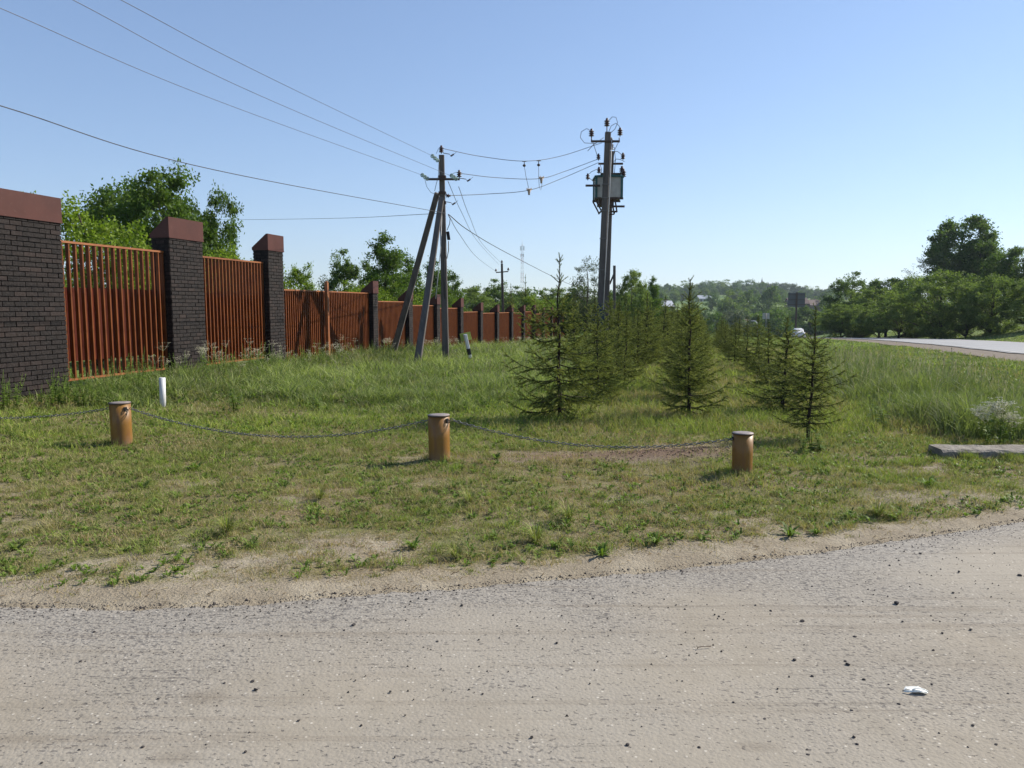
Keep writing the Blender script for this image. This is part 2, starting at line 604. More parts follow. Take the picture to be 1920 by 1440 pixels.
M['wire'] = simple('aluminium_wire', (.10, .10, .11, 1), None, 20, .5, .4, 0)
M['cable'] = simple('black_cable', (.06, .06, .065, 1), None, 20, .6, 0, 0)
t = NT('pole_concrete')
p = t.pos(obj=True)
c = t.mix(t.mr(t.noise(t.pos((1, 1, .15), obj=True), 6, 5, .65), .35, .7), (.135, .12, .11, 1), (.085, .075, .068, 1))
c = t.mix(t.mr(t.noise(p, 35, 4), .62, .75, 0, .5), c, (.24, .215, .19, 1))
t.bump(t.noise(p, 30, 4), .4, .01)
M['concrete'] = t.fin(c, .9, 0, .15)
M['slab'] = simple('slab_concrete', (.25, .225, .19, 1), (.13, .115, .095, 1), 9, .92, 0, .8, .03)
M['steel_dark'] = simple('dark_steel', (.05, .045, .04, 1), (.09, .05, .035, 1), 18, .6, .3)
M['ceramic'] = simple('brown_ceramic', (.055, .018, .012, 1), None, 10, .25, 0, 0, spec=.6)
t = NT('insulator_glass')
t.fin((.62, .75, .70, 1), .1, 0, .5)
t.bs.inputs['Transmission Weight'].default_value = .7
M['glass'] = t.m
M['teal'] = simple('teal_paint', (.02, .085, .085, 1), (.035, .10, .10, 1), 10, .5)
M['cabinet'] = simple('grey_cabinet_paint', (.40, .40, .37, 1), (.33, .32, .29, 1), 6, .6)
M['navy'] = simple('dark_blue_box', (.018, .045, .085, 1), None, 8, .5)
M['conduit'] = simple('pale_conduit', (.5, .5, .49, 1), None, 8, .5)
M['white'] = simple('white_paint', (.60, .60, .62, 1), (.55, .54, .52, 1), 14, .5)
M['stripeb'] = simple('black_stripe', (.015, .015, .02, 1), None, 20, .6)
M['plate'] = simple('yellow_green_plate', (.36, .42, .09, 1), (.30, .36, .08, 1), 20, .6)
M['tan'] = simple('tan_polymer', (.42, .33, .25, 1), None, 20, .6)
M['bark'] = simple('tree_bark', (.075, .058, .042, 1), (.04, .032, .025, 1), 12, .95, 0, .7, .03)
M['sbark'] = simple('spruce_bark', (.040, .029, .021, 1), (.022, .017, .013, 1), 30, .95, 0, .5, .01)
M['stone'] = simple('dark_pebble', (.035, .03, .03, 1), (.075, .065, .06, 1), 60, .85, 0, .5, .004)
M['stonel'] = simple('pale_pebble', (.32, .28, .23, 1), (.2, .17, .14, 1), 60, .9, 0, .5, .004)
M['paper'] = simple('torn_white_plastic', (.80, .80, .74, 1), (.72, .72, .66, 1), 10, .4, 0, 0)
M['twig'] = simple('dry_twig', (.09, .055, .035, 1), (.05, .03, .02, 1), 60, .9)
M['umbel'] = simple('white_flowers', (.50, .48, .33, 1), (.38, .36, .24, 1), 30, .8, 0, 0)

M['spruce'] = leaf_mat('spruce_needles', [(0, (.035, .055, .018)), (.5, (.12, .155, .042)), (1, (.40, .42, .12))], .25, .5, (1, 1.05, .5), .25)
M['leaf'] = leaf_mat('broad_leaves', [(0, (.05, .09, .022)), (.5, (.095, .15, .032)), (1, (.17, .24, .055))], .40, .45)
M['leaf_light'] = leaf_mat('yellow_green_leaves', [(0, (.11, .16, .025)), (.5, (.18, .25, .035)), (1, (.27, .34, .05))], .42, .45)
M['leaf_dark'] = leaf_mat('dark_leaves', [(0, (.055, .09, .03)), (.5, (.105, .155, .048)), (1, (.19, .25, .075))], .40, .5)
M['leaf_road'] = leaf_mat('roadside_leaves', [(0, (.08, .12, .04)), (.5, (.16, .21, .065)), (1, (.29, .34, .11))], .42, .5)
M['leaf_grey'] = leaf_mat('grey_green_leaves', [(0, (.055, .075, .035)), (.5, (.09, .115, .055)), (1, (.14, .165, .085))], .3, .5, (1, 1.05, .7))
M['grass_s'] = leaf_mat('short_grass_blades', [(0, (.36, .27, .16)), (.2, (.38, .33, .18)), (.34, (.24, .23, .09)), (.45, (.30, .31, .11)), (.62, (.17, .215, .055)), (.78, (.24, .31, .075)), (1, (.40, .46, .10))], .35, .5, (1, 1.1, .5))
M['grass_m'] = leaf_mat('meadow_blades', [(0, (.36, .33, .19)), (.20, (.19, .21, .085)), (.5, (.115, .155, .055)), (.8, (.215, .265, .095)), (1, (.36, .40, .16))], .38, .45)
M['grass_t'] = leaf_mat('tall_grass_blades', [(0, (.32, .30, .19)), (.25, (.18, .20, .09)), (.6, (.135, .175, .068)), (1, (.25, .28, .12))], .35, .45)
M['seed'] = leaf_mat('grass_seed_heads', [(0, (.20, .19, .12)), (1, (.30, .29, .20))], .4, .6, (1, 1, .8))
M['weed'] = leaf_mat('weed_leaves', [(0, (.09, .13, .03)), (.5, (.14, .21, .04)), (1, (.22, .29, .06))], .35, .4)
M['wall_dark'] = simple('dark_timber', (.06, .045, .035, 1), None, 1, .9, 0, 0)
M['wall_brown'] = simple('brown_house_wall', (.14, .08, .06, 1), None, 1, .9, 0, 0)
M['wall_pale'] = simple('pale_house_wall', (.5, .49, .46, 1), None, 1, .9, 0, 0)
M['roof_pale'] = simple('pale_metal_roof', (.48, .50, .53, 1), (.40, .41, .44, 1), 1, .5, .2, 0)
M['roof_brown'] = simple('brown_roof', (.11, .065, .055, 1), None, 1, .8, 0, 0)
M['window'] = simple('window_glass', (.03, .035, .04, 1), None, 1, .1, 0, 0, spec=.8)
M['billboard'] = simple('billboard_back', (.10, .105, .11, 1), (.08, .085, .09, 1), 1, .7, 0, 0)
M['carwhite'] = simple('car_paint', (.66, .64, .60, 1), None, 3, .25, 0, 0, spec=.6)
M['amber'] = simple('lamp_lens', (.6, .25, .06, 1), None, 3, .2, 0, 0)

# ------------------------------------------------------------------ the setting
# ground: one sheet to the horizon
nx, ny = 430, 470
tx = np.linspace(-1, 1, nx); aX = 6.0
xs = aX * np.sinh(tx * math.asinh(3400 / aX)) + 0
ty = np.linspace(-.42, 1, ny); aY = 7.0
ys = aY * np.sinh(ty * math.asinh(3000 / aY)) + 5
X, Y = np.meshgrid(xs, ys)
X = X + np.clip(Y, 0, 5000) * .12
Z = g(X, Y, True)
Z = Z - .05 * sstep(.12, -.1, Y - edgeY(X)) * (X < 26)                 # bed of the front road
q = X - (R0 + RT * Y)
Z = Z - .10 * sstep(-.1, .5, q) * sstep(9.3, 8.7, q) * (Y > 13) * (Y < 240)
idx = np.arange(nx * ny).reshape(ny, nx)
quads = np.stack([idx[:-1, :-1], idx[:-1, 1:], idx[1:, 1:], idx[1:, :-1]], -1).reshape(-1, 4)
dirt = np.exp(-(((X - 1.75) / 1.0) ** 2 + ((Y - 8.2) / .42) ** 2) ** 1.5) + .8 * np.exp(-(((X - .3) / .7) ** 2 + ((Y - 8.1) / .35) ** 2))
B = np.where(Y < 30, bare(X, Y), 0)
me = np_mesh('ground', np.stack([X, Y, Z], -1).reshape(-1, 3), quads=quads, smooth=True,
             attrs={'bare': B.ravel(), 'tall': tallness(X, Y).ravel(), 'dirt': np.clip(dirt, 0, 1).ravel()})
o = link_mesh('ground', me, M['ground']); tag(o, kind='structure')

# the dusty road in the foreground
rx = np.concatenate([np.linspace(-60, -7, 60, endpoint=False), np.linspace(-7, 7, 900), np.linspace(7.05, 23, 60)])
ey = edgeY(rx) + (fbm(rx * 30, rx * 0 + 1.7, 3) - .5) * .05
rows = [0, .01, .03, .08, .15, .3, .5, .8, 1.2, 1.7, 2.3, 3, 4, 5.5, 8, 14]
V = []; rim = []
for d in rows:
    zz_ = 0.004 + .008 * min(1, d / .03) if d > 0 else -.03
    zz_ = zz_ + (fbm(rx * 1.5, (ey - d) * 1.5) - .5) * .012 * min(1, d * 4)
    V.append(np.stack([rx, ey - d, np.zeros_like(rx) + zz_], -1)); rim.append(np.full(len(rx), max(0, 1 - d / .55)))
V = np.concatenate(V); n_ = len(rx); idx = np.arange(len(V)).reshape(len(rows), n_)
quads = np.stack([idx[1:, :-1], idx[1:, 1:], idx[:-1, 1:], idx[:-1, :-1]], -1).reshape(-1, 4)
me = np_mesh('dusty_road', V, quads=quads, smooth=True, attrs={'rim': np.concatenate(rim)})
o = link_mesh('dusty_road', me, M['asphalt']); tag(o, kind='structure')


def strip(name, mat, q0, q1, dz, y0=12, y1=240, n=160, kind='structure', cross=0, wob=0.):
    yy = np.linspace(y0, y1, n)
    qs = np.linspace(q0, q1, 6)
    V = []
    for i, qq in enumerate(qs):
        off = (fbm(yy * .5, yy * 0 + q0 * 3 + i, 3) - .5) * wob * (i in (0, 5))
        xx = R0 + RT * yy + qq + off
        mid = g(R0 + RT * yy + 3.5, yy)
        V.append(np.stack([xx, yy, mid + dz - cross * abs(qq - 2.2)], -1))
    V = np.concatenate(V); idx = np.arange(len(V)).reshape(6, n)
    quads = np.stack([idx[:-1, :-1], idx[1:, :-1], idx[1:, 1:], idx[:-1, 1:]], -1).reshape(-1, 4)
    me = np_mesh(name, V, quads=quads, smooth=True)
    return tag(link_mesh(name, me, mat), kind=kind)


strip('road_shoulder', M['shoulder'], -.2, 9.4, .02, wob=.7)
strip('main_road', M['road'], 2.1, 8.4, .05, cross=.0, wob=.12)
strip('edge_line', M['line'], 2.35, 2.47, .062)

# ------------------------------------------------------------------ fence
FX0, FT = -10.27, .2346
fl_ = math.hypot(FT, 1)
U = Vector((FT / fl_, 1 / fl_, 0)); NB = Vector((-1 / fl_, FT / fl_, 0))      # along, and towards the back


def fenceY(px, py=600):
    a, b, c = ray(px, py)
    return FX0 / (a / b - FT)


def fpt(Yv, off=0.0, z=0.0):
    p_ = Vector((FX0 + FT * Yv, Yv, z)) + NB * off
    return p_


fence = empty('brick_fence', fpt(15), 0, 'long fence of dark brick pillars with brown caps and orange-brown barred panels', 'fence')
bpy.context.view_layer.update()
FI = Matrix.Translation(-fpt(15))


def local(v): return Vector(v) - fpt(15)


DEPTH = .40
UM = Matrix((U, NB, Vector((0, 0, 1)))).transposed()       # local (along, back, up) -> world


def pillar(Y0, wd, z0, zc, zt, label=None, seed=0):
    """Y0 = front-left corner, wd = width along the fence, z0 base, zc cap bottom, zt cap top"""
    rnd = random.Random(seed)
    m = MB()
    base = local(fpt(Y0))

    def W(a, b, z): return base + UM @ Vector((a, b, z))
    ins = .012
    m.box(W(wd / 2, DEPTH / 2, (z0 + zc) / 2), (wd - 2 * ins, DEPTH - 2 * ins, zc - z0), UM, .2, mi=1)
    ch = .076; n = int((zc - z0) / ch); ch = (zc - z0) / n
    bl = .215
    for k in range(n):
        z = z0 + (k + .5) * ch
        for side in range(4):
            L = wd if side % 2 == 0 else DEPTH
            nb = max(1, round(L / bl + .001)); l_ = L / nb
            offs = 0 if k % 2 == 0 else -l_ / 2
            x = offs
            while x < L - .01:
                x0 = max(x, 0); x1 = min(x + l_, L)
                if x1 - x0 > .03:
                    cx = (x0 + x1) / 2; ln = x1 - x0 - .012
                    pr = rnd.uniform(-.004, .005); th = .03
                    tw = rnd.uniform(-.012, .012)
                    hh = ch - .014 + rnd.uniform(-.003, .003)
                    tn = min(1, max(0, rnd.gauss(.5, .25)))
                    if side == 0: c_ = (cx, -pr + th / 2 - .004, z); sz = (ln, th, hh)
                    elif side == 2: c_ = (cx, DEPTH + pr - th / 2 + .004, z); sz = (ln, th, hh)
                    elif side == 1: c_ = (wd + pr - th / 2 + .004, cx, z); sz = (th, ln, hh)
                    else: c_ = (-pr + th / 2 - .004, cx, z); sz = (th, ln, hh)
                    RM = UM @ Matrix.Rotation(tw, 3, 'Z')
                    m.box(W(*c_), sz, RM, tn)
                x += l_
    o = m.build('pillar', [M['brick'], M['mortar']], fence)
    if label: o['label'] = label
    c = MB(); e = .018
    hgt = zt - zc
    prof = [(-e, zc - .03), (DEPTH + e, zc - .03), (DEPTH + e, zc + .04), (-e + .045, zt), (-e, zt)]
    pts = lambda a: [W(a, b, z) for b, z in prof]
    c.add(pts(-e) + pts(wd + e), [(0, 1, 2, 3, 4), (9, 8, 7, 6, 5)] + [(k, (k + 1) % 5 + 0, (k + 1) % 5 + 5, k + 5) for k in range(5)])
    # folded drip edge
    c.box(W(wd / 2, -e - .003, zc - .02), (wd + 2 * e + .006, .006, .03), UM)
    c.build('cap', M['cap'], o)
    return o


def panel(Ya, Yb, zb, zt, gap, sheet=None, bw=.030, bd=.062, label=None, ystart=None):
    """bars between two pillars; sheet = (bottom, top, setback)"""
    m = MB()
    L = (Yb - Ya) * fl_
    base = local(fpt(Ya))
    W = lambda a, b, z: base + UM @ Vector((a, b, z))
    b0 = .17
    n = max(3, int(L / gap)); gp = L / n
    for k in range(n + 1):
        a = min(max(k * gp, bw / 2), L - bw / 2)
        m.box(W(a, b0, (zb + zt) / 2), (bw, bd, zt - zb - .03), UM)
    o = m.build('bar_panel', M['bars'], fence)
    if label: o['label'] = label
    r = MB(); r.box(W(L / 2, b0, zt - .008), (L, bd + .022, .035), UM); r.build('top_rail', M['orange'], o)
    r = MB(); r.box(W(L / 2, b0, zb + .008), (L, bd + .018, .035), UM)
    r.build('bottom_rail', M['orange'], o)
    if sheet:
        s_ = MB(); s0, s1, sb = sheet
        # corrugated sheet
        n = max(8, int(L / .05)); vs = []
        for k in range(n + 1):
            a = L * k / n; d = .012 * (1 if (k // 2) % 2 else -1)
            vs += [W(a, b0 + sb + d, s0), W(a, b0 + sb + d, s1), W(a, b0 + sb + d + .004, s0), W(a, b0 + sb + d + .004, s1)]
        fs = []
        for k in range(n):
            i = 4 * k
            fs += [(i, i + 4, i + 5, i + 1), (i + 2, i + 3, i + 7, i + 6), (i + 1, i + 5, i + 7, i + 3), (i, i + 2, i + 6, i + 4)]
        s_.add(vs, fs)
        s_.build('backing_sheet', M['sheet'], o)
    return o


gf = lambda Yv: float(g(FX0 + FT * Yv, Yv))
Y1r = fenceY(118, 500)
pillar(Y1r - 5.2, 5.2 * fl_, .0, 2.975, 3.34, 'very wide first brick pillar cut by the left edge of the picture', 1)
Y2 = fenceY(319, 500); Y2r = fenceY(381, 500)
pillar(Y2, (Y2r - Y2) * fl_, .0, 2.975, 3.345, 'wide tall brick pillar between the two see-through panels', 2)
Y3 = fenceY(505, 560); Y3r = fenceY(533, 560)
pillar(Y3, (Y3r - Y3) * fl_, -.1, 2.985, 3.345, 'tall brick pillar where the fence steps down', 3)
panel(Y1r, Y2, .37, 2.675, .142, (.66, 1.93, .24), label='see-through barred panel with trees showing above its backing sheet')
panel(Y2r, Y3, .36, 2.66, .125, (.42, 1.90, .2))
# second low rail under panel two
FX = [(700, 709, 2.42), (767, 774.5, 2.22), (819.5, 826.5, 2.09), (864, 870, 1.98), (901.5, 906, 1.80), (932.5, 937, 1.72), (959.5, 963.5, 1.72), (982, 986, 1.70),
      (1002, 1006, 1.73), (1019.5, 1023, 1.56), (1035, 1038.5, 1.56), (1049, 1052, 1.55), (1062, 1065, 1.52)]
prevY = Y3r; prevT = 2.035
for i, (xa, xb, zt) in enumerate(FX):
    Ya = fenceY(xa); Wd = .40
    gb = gf(Ya)
    pillar(Ya, Wd, gb - .3, zt - .36, zt, None, 10 + i)
    topz = 2.035 if i == 0 else zt - .44
    panel(prevY, Ya, gb + (.25 if i == 0 else .12), topz, .11, (gb + .15, topz - .05, .06), bw=.032, bd=.06)
    prevY = Ya + Wd / fl_
# orange post in front of the third panel
Yp = fenceY(615, 600)
m = MB(); b_l = local(fpt(Yp))
m.box(b_l + UM @ Vector((0, .02, 1.1)), (.085, .085, 2.35), UM)
m.lathe([(.05, 0), (.05, .02), (.02, .04)], b_l + UM @ Vector((0, .02, 2.272)), 8)
o = m.build('post', M['orange'], fence); o['label'] = 'lone orange steel post standing in front of the long third panel'

# ------------------------------------------------------------------ bollards and chains
def make_bollard(h=.50):
    r = empty('bollard', (0, 0, 0))
    m = MB(); m.lathe([(.112, -.1), (.112, .0), (.112, h * .5), (.112, h - .012)], n=40); m.build('post', M['bollard'], r)
    m = MB(); m.lathe([(.115, h - .014), (.118, h - .010), (.118, h - .002), (.116, h)], n=40)
    o = m.build('cap', M['rim'], r)
    m = MB(); m.lathe([(.115, h), (.114, h + .003), (.06, h + .007), (.005, h + .0075)], n=40); m.build('top_plate', M['capgrey'], o)
    return r


BP = [(229, 834, 78, 'left bollard, rusty orange steel tube with chains on both sides beside the white pipe'),
      (824, 862, 85, 'middle bollard, orange steel tube between the two long hanging chains'),
      (1391, 886, 73, 'right-hand bollard, orange steel tube beside the bare dirt mound')]
BL = []
for i, (px, py, hp, lab) in enumerate(BP):
    p0 = at(px, py)
    p0.z = gz(p0.x, p0.y)
    q0 = at(px, py, p0.z)
    b = make_bollard(.50 if i != 1 else .485)
    if i == 2: b.scale = (.86, .86, .79)
    b.location = (q0.x, q0.y, q0.z - .01)
    b.rotation_euler = (R(random.uniform(-1, 1)), R([-.4, .6, .3][i]), i * 1.3)
    tag(b, lab, 'bollard', 'steel bollards carrying the chain')
    BL.append(Vector((q0.x, q0.y, q0.z)))
    # square hole with a dark lug for the chain
    m = MB()
    for s_ in ((1,) if i < 2 else (-1,)):
        dirv = Vector((math.cos(R(-35)) * s_ if s_ > 0 else -1, math.sin(R(-35)) if s_ > 0 else -.1, 0)).normalized()
        M3 = dirv.to_track_quat('X', 'Z').to_matrix()
        RZ = Matrix.Rotation(-b.rotation_euler.z, 3, 'Z')
        m.box(RZ @ (dirv * .108 + Vector((0, 0, .435))), (.02, .034, .04), RZ @ M3)
        m.tube([RZ @ (dirv * .11 + Vector((0, 0, .425 + .02 * math.cos(a))) + Vector((0.02 * math.sin(a), 0, 0)) + dirv * .012) for a in np.linspace(0, 6.28, 10)], .004, 6)
    m.build('chain_lug', M['black'], b)


def chain(a, b, sag, label, lk=.052, r=.0045):
    a = Vector(a); b = Vector(b)
    N = 200
    pts = [a.lerp(b, t_) + Vector((0, 0, -4 * sag * t_ * (1 - t_))) for t_ in np.linspace(0, 1, N)]
    cum = [0]
    for i in range(1, N): cum.append(cum[-1] + (pts[i] - pts[i - 1]).length)
    L = cum[-1]; pitch = lk * .72; n = int(L / pitch)
    m = MB(); P = np.array([tuple(p_) for p_ in pts])
    f = lambda s_: Vector([float(np.interp(s_, cum, P[:, k])) for k in range(3)])
    for i in range(n):
        s0 = i * L / n; c = f(s0 + pitch / 2); d = (f(min(L, s0 + pitch)) - f(s0)).normalized()
        side = d.cross(Vector((0, 0, 1))).normalized(); up = side.cross(d)
        wv = (side + up * random.uniform(-.3, .3)).normalized() if i % 2 else (up + side * random.uniform(-.3, .3)).normalized()
        hl, hw = lk / 2 - .008, .011
        loop = []
        for k in range(10):
            an = 2 * math.pi * k / 10
            loop.append(c + d * (math.copysign(hl - hw * .6, math.cos(an)) + math.cos(an) * hw * .8) + wv * (math.sin(an) * hw))
        # closed tube
        loop.append(loop[0])
        m.tube(loop, r, 5, cap=False)
    o = m.build('hanging_chain', M['galv'])
    return tag(o, label, 'chain', 'steel chains hung between the bollards')


top = lambda b, z, dx, dy=-.02: Vector((b.x + dx, b.y + dy, b.z + z))
chain(top(BL[0], .425, -.115), Vector((BL[0].x - 3.5, BL[0].y + .55, BL[0].z + .42)), .15, 'short visible stretch of galvanised chain running from the left bollard out of frame')
chain(top(BL[0], .425, .12), top(BL[1], .42, -.12), .245, 'long sagging galvanised chain between the left and middle bollards')
chain(top(BL[1], .43, .12), top(BL[2], .33, -.105), .17, 'sagging galvanised chain between the middle and right bollards, over the bare dirt')

# white pipe
pp = at(306, 777); pp.z = gz(pp.x, pp.y)
tp = atY(304, 708, pp.y + .02)
m = MB(); d = (tp - pp).normalized()
m.lathe([(.045, -.1), (.045, (tp - pp).length), (.034, (tp - pp).length + .002), (.034, (tp - pp).length - .1)], n=20, axis=d)
o = m.build('white_pipe', M['white']); o.location = pp
tag(o, 'short white plastic pipe leaning out of the grass behind the left bollard', 'pipe')

# leaning striped stake with square plate
sp = atY(886, 690, 21.5); sp.z = gz(sp.x, sp.y) - .05
tp = atY(872, 627, 21.4)
e = empty('marker_stake', sp, 0, 'leaning black and white striped stake with a yellow-green square plate in the meadow', 'marker stake')
d = tp - sp
m = MB()
m.beam((0, 0, 0), d, .10, .08)
m.build('stake', M['white'], e)
m = MB()
L = d.length
for a, b_2 in ((.12, .30), (.40, .58)):
    m.beam(d * a, d * b_2, .105, .085)
m.build('black_band', M['stripeb'], e)
m = MB()
dn = d.normalized(); sx = dn.cross(Vector((0, 1, 0))).normalized(); sx = -sx if sx.x < 0 else sx
M3 = Matrix((sx, dn.cross(sx) * -1, dn)).transposed()
m.box(d * .93 + Vector((0, .07, 0)), (.30, .012, .22), M3)
m.build('plate', M['plate'], e)

# concrete slab at the right
a = at(1768, 858); b = at(1990, 860)
e_ = MB(); a_sl, b_sl = a.copy(), b.copy()
L = (b - a).length
n = 14
vs = []; rr = random.Random(4)
for i in range(n + 1):
    x = L * i / n
    j = lambda s_: rr.uniform(-s_, s_)
    vs += [(x + j(.01), j(.01), -.06), (x + j(.01), j(.012), .065 + j(.008)), (x + j(.01), .03 + j(.01), .085 + j(.006)), (x + j(.01), .33 + j(.015), .088 + j(.006)), (x + j(.01), .36 + j(.01), -.06)]
fs = []
for i in range(n):
    for k in range(4):
        q_ = i * 5 + k; fs.append((q_, q_ + 5, q_ + 6, q_ + 1))
fs += [(0, 1, 2, 3, 4), tuple(n * 5 + k for k in (4, 3, 2, 1, 0))]
e_.add(vs, fs)
o = e_.build('concrete_slab', M['slab'])
o.location = (a.x, a.y, gz(a.x, a.y) + .0); o.rotation_euler = (0, R(-.3), math.atan2(b.y - a.y, b.x - a.x))
tag(o, 'weathered grey concrete slab lying in the grass at the right edge', 'concrete slab')

# torn white scrap
p0 = at(1717, 1298, .015)
m = MB()
outl = [(-.045, .012), (-.03, .028), (.0, .034), (.022, .024), (.040, .004), (.045, -.014), (.03, -.022), (.0, -.02), (-.03, -.016), (-.052, -.001), (-.044, -.003), (-.02, -.006), (-.008, .006), (-.03, .014)]
N_ = len(outl)
vs = []
for k, (x, y) in enumerate(outl):
    hgt = .004 + .012 * rr.random()
    vs.append((x, y, hgt))
for k, (x, y) in enumerate(outl): vs.append((x * .98, y * .98, vs[k][2] - .0015))
m.add(vs, [tuple(range(N_)), tuple(range(2 * N_ - 1, N_ - 1, -1))] + [(k, (k + 1) % N_, (k + 1) % N_ + N_, k + N_) for k in range(N_)])
m.tube([(-.02, -.010, .016), (.0, -.004, .02), (.03, -.006, .017), (.043, -.015, .012)], .0025, 6)
m.tube([(-.018, -.012, .014), (.01, -.018, .014), (.035, -.02, .012)], .002, 6)
o = m.build('torn_scrap', M['paper']); o.location = (p0.x, p0.y, .014)
tag(o, 'torn scrap of white plastic lying on the dusty road', 'litter')
# twig
p0 = at(1320, 1213, .02)
m = MB(); m.tube([(-.033, -.012, 0), (-.028, -.002, .003), (0, .004, .004), (.034, .011, .002)], [.002, .002, .0016, .0022], 6)
m.tube([(-.03, -.004, .002), (-.034, .006, .006)], .0012, 5)
o = m.build('twig', M['twig']); o.location = (p0.x, p0.y, .017)
tag(o, 'small dry brown twig lying on the road', 'twig')


# pebbles
def pebble_mesh(seed):
    r_ = random.Random(seed); import bmesh
    bm = bmesh.new(); bmesh.ops.create_icosphere(bm, subdivisions=2, radius=1)
    ax = [r_.uniform(.6, 1.1) for _ in range(3)]; cuts = [(Vector((r_.gauss(0, 1), r_.gauss(0, 1), r_.gauss(0, 1))).normalized(), r_.uniform(.55, .85)) for _ in range(7)]
    for v in bm.verts:
        for nrm, d_ in cuts:
            k = v.co.dot(nrm)
            if k > d_: v.co -= nrm * (k - d_)
        v.co = Vector((v.co.x * ax[0], v.co.y * ax[1], v.co.z * ax[2] * .8))
    me = bpy.data.meshes.new('pebble'); bm.to_mesh(me); bm.free()
    return me


pm = [pebble_mesh(i) for i in range(5)]
for q_ in pm: q_.materials.append(M['stone'])
PEB = [(1681, 1131, 11), (1504, 1165, 10), (1603, 1193, 7), (1692, 1165, 6), (1750, 1219, 7), (1490, 1237, 8), (1590, 1246, 10), (1585, 1239, 6), (1620, 1274, 8), (1767, 1187, 7), (1820, 1180, 6), (1747, 1283, 6),
       (1434, 1347, 6), (1311, 1401, 9), (1601, 1382, 10), (1607, 1395, 7), (1513, 1405, 6), (1515, 1414, 7), (1824, 1360, 8), (997, 1382, 10), (1177, 1396, 9), (480, 1293, 10), (474, 1277, 9), (297, 1310, 7), (177, 1185, 8), (151, 1240, 6),
       (866, 1135, 9), (663, 1171, 9), (1044, 1205, 8), (1106, 1281, 6), (732, 1296, 6), (666, 1275, 5), (560, 1350, 6), (460, 1409, 8), (78, 1430, 7), (268, 1400, 7), (149, 1405, 5), (820, 1202, 6), (898, 1199, 6), (1340, 1152, 6), (1348, 1155, 5),
       (1445, 1145, 6), (1388, 1107, 5), (1787, 1111, 6), (1798, 1072, 7), (1912, 1079, 8), (1865, 1037, 5), (1726, 1037, 6), (1668, 1060, 6), (925, 1153, 6), (970, 1173, 5), (760, 1340, 5), (905, 1300, 5), (1230, 1330, 5), (1250, 1230, 5),
       (1666, 1283, 5), (1685, 1320, 7), (1597, 1331, 6), (1375, 1316, 6), (1458, 1291, 6), (1523, 1267, 6), (1480, 1268, 5), (1868, 1395, 6), (1815, 1400, 5), (1761, 1374, 6), (1890, 1300, 5), (600, 1240, 5), (420, 1210, 5), (330, 1260, 5)]
for i, (px, py, sz) in enumerate(PEB):
    p0 = at(px, py, .015)
    s_ = sz * math.dist((0, 0, CAMH), p0) / F / 2 * .85
    o = bpy.data.objects.new('pebble', pm[i % 5]); COL.objects.link(o)
    o.location = (p0.x, p0.y, .012 + s_ * .35); o.scale = (s_, s_, s_ * .9); o.rotation_euler = (0, 0, i * 1.7)
    if i < 2:
        tag(o, ['largest upright dark pebble on the right half of the road', 'blue-grey pebble lying left of the largest dark one'][i], 'pebble', 'loose pebbles on the dusty road')
    else:
        tag(o, 'small dark loose pebble on the dusty road', 'pebble', 'loose pebbles on the dusty road')
# clods of earth on the bare patch
n_c = 900
cx = rng.normal(1.7, .75, n_c); cy = rng.normal(8.2, .26, n_c); sz = rng.uniform(.005, .017, n_c); an = rng.uniform(0, 6.28, n_c)
tt4 = np.array([(1, 0, -.4), (-.5, .87, -.4), (-.5, -.87, -.4), (.1, .1, .9)]); ca, sa = np.cos(an), np.sin(an)
V = np.zeros((n_c, 4, 3)); gzz = g(cx, cy, True)
V[:, :, 0] = cx[:, None] + sz[:, None] * (tt4[:, 0] * ca[:, None] - tt4[:, 1] * sa[:, None])
V[:, :, 1] = cy[:, None] + sz[:, None] * (tt4[:, 0] * sa[:, None] + tt4[:, 1] * ca[:, None])
V[:, :, 2] = gzz[:, None] + sz[:, None] * (tt4[:, 2] * .7 + .2)
T = (np.array([(0, 1, 3), (1, 2, 3), (2, 0, 3), (0, 2, 1)])[None] + (np.arange(n_c) * 4)[:, None, None]).reshape(-1, 3)
me = np_mesh('earth_clods', V.reshape(-1, 3), tris=T)
o = link_mesh('earth_clods', me, simple('earth_clod', (.17, .125, .09, 1), (.09, .065, .05, 1), 30, .95)); tag(o, 'small brown clods of earth on the bare patch by the right bollard', 'earth', kind='stuff')
# crumbs along the road edge: nobody could count them
m_v = []; m_t = []
tet = np.array([(1, 0, -.4), (-.5, .87, -.4), (-.5, -.87, -.4), (0, 0, .9), (.3, .5, .5)])
n_c = 5200
cx = rng.uniform(-6.5, 7.5, n_c)
dd = np.abs(rng.normal(0, 1, n_c)) * .08 * np.where(rng.random(n_c) < .35, 9, 1)
cy = edgeY(cx) - dd + .05
sz = rng.uniform(.0025, .007, n_c) * (1 + (rng.random(n_c) < .05) * 1.0)
an = rng.uniform(0, 6.28, n_c)
b4 = tet[:4]
V = np.zeros((n_c, 4, 3))
ca, sa = np.cos(an), np.sin(an)
V[:, :, 0] = cx[:, None] + sz[:, None] * (b4[:, 0] * ca[:, None] - b4[:, 1] * sa[:, None])
V[:, :, 1] = cy[:, None] + sz[:, None] * (b4[:, 0] * sa[:, None] + b4[:, 1] * ca[:, None])
V[:, :, 2] = .013 + sz[:, None] * b4[:, 2] * .8
base = (np.arange(n_c) * 4)[:, None, None]
T = (np.array([(0, 1, 3), (1, 2, 3), (2, 0, 3), (0, 2, 1)])[None] + base).reshape(-1, 3)
me = np_mesh('road_grit', V.reshape(-1, 3), tris=T)
o = link_mesh('road_grit', me, M['stone']); tag(o, 'dark grit and crumbs of asphalt along the road edge', 'grit', kind='stuff')


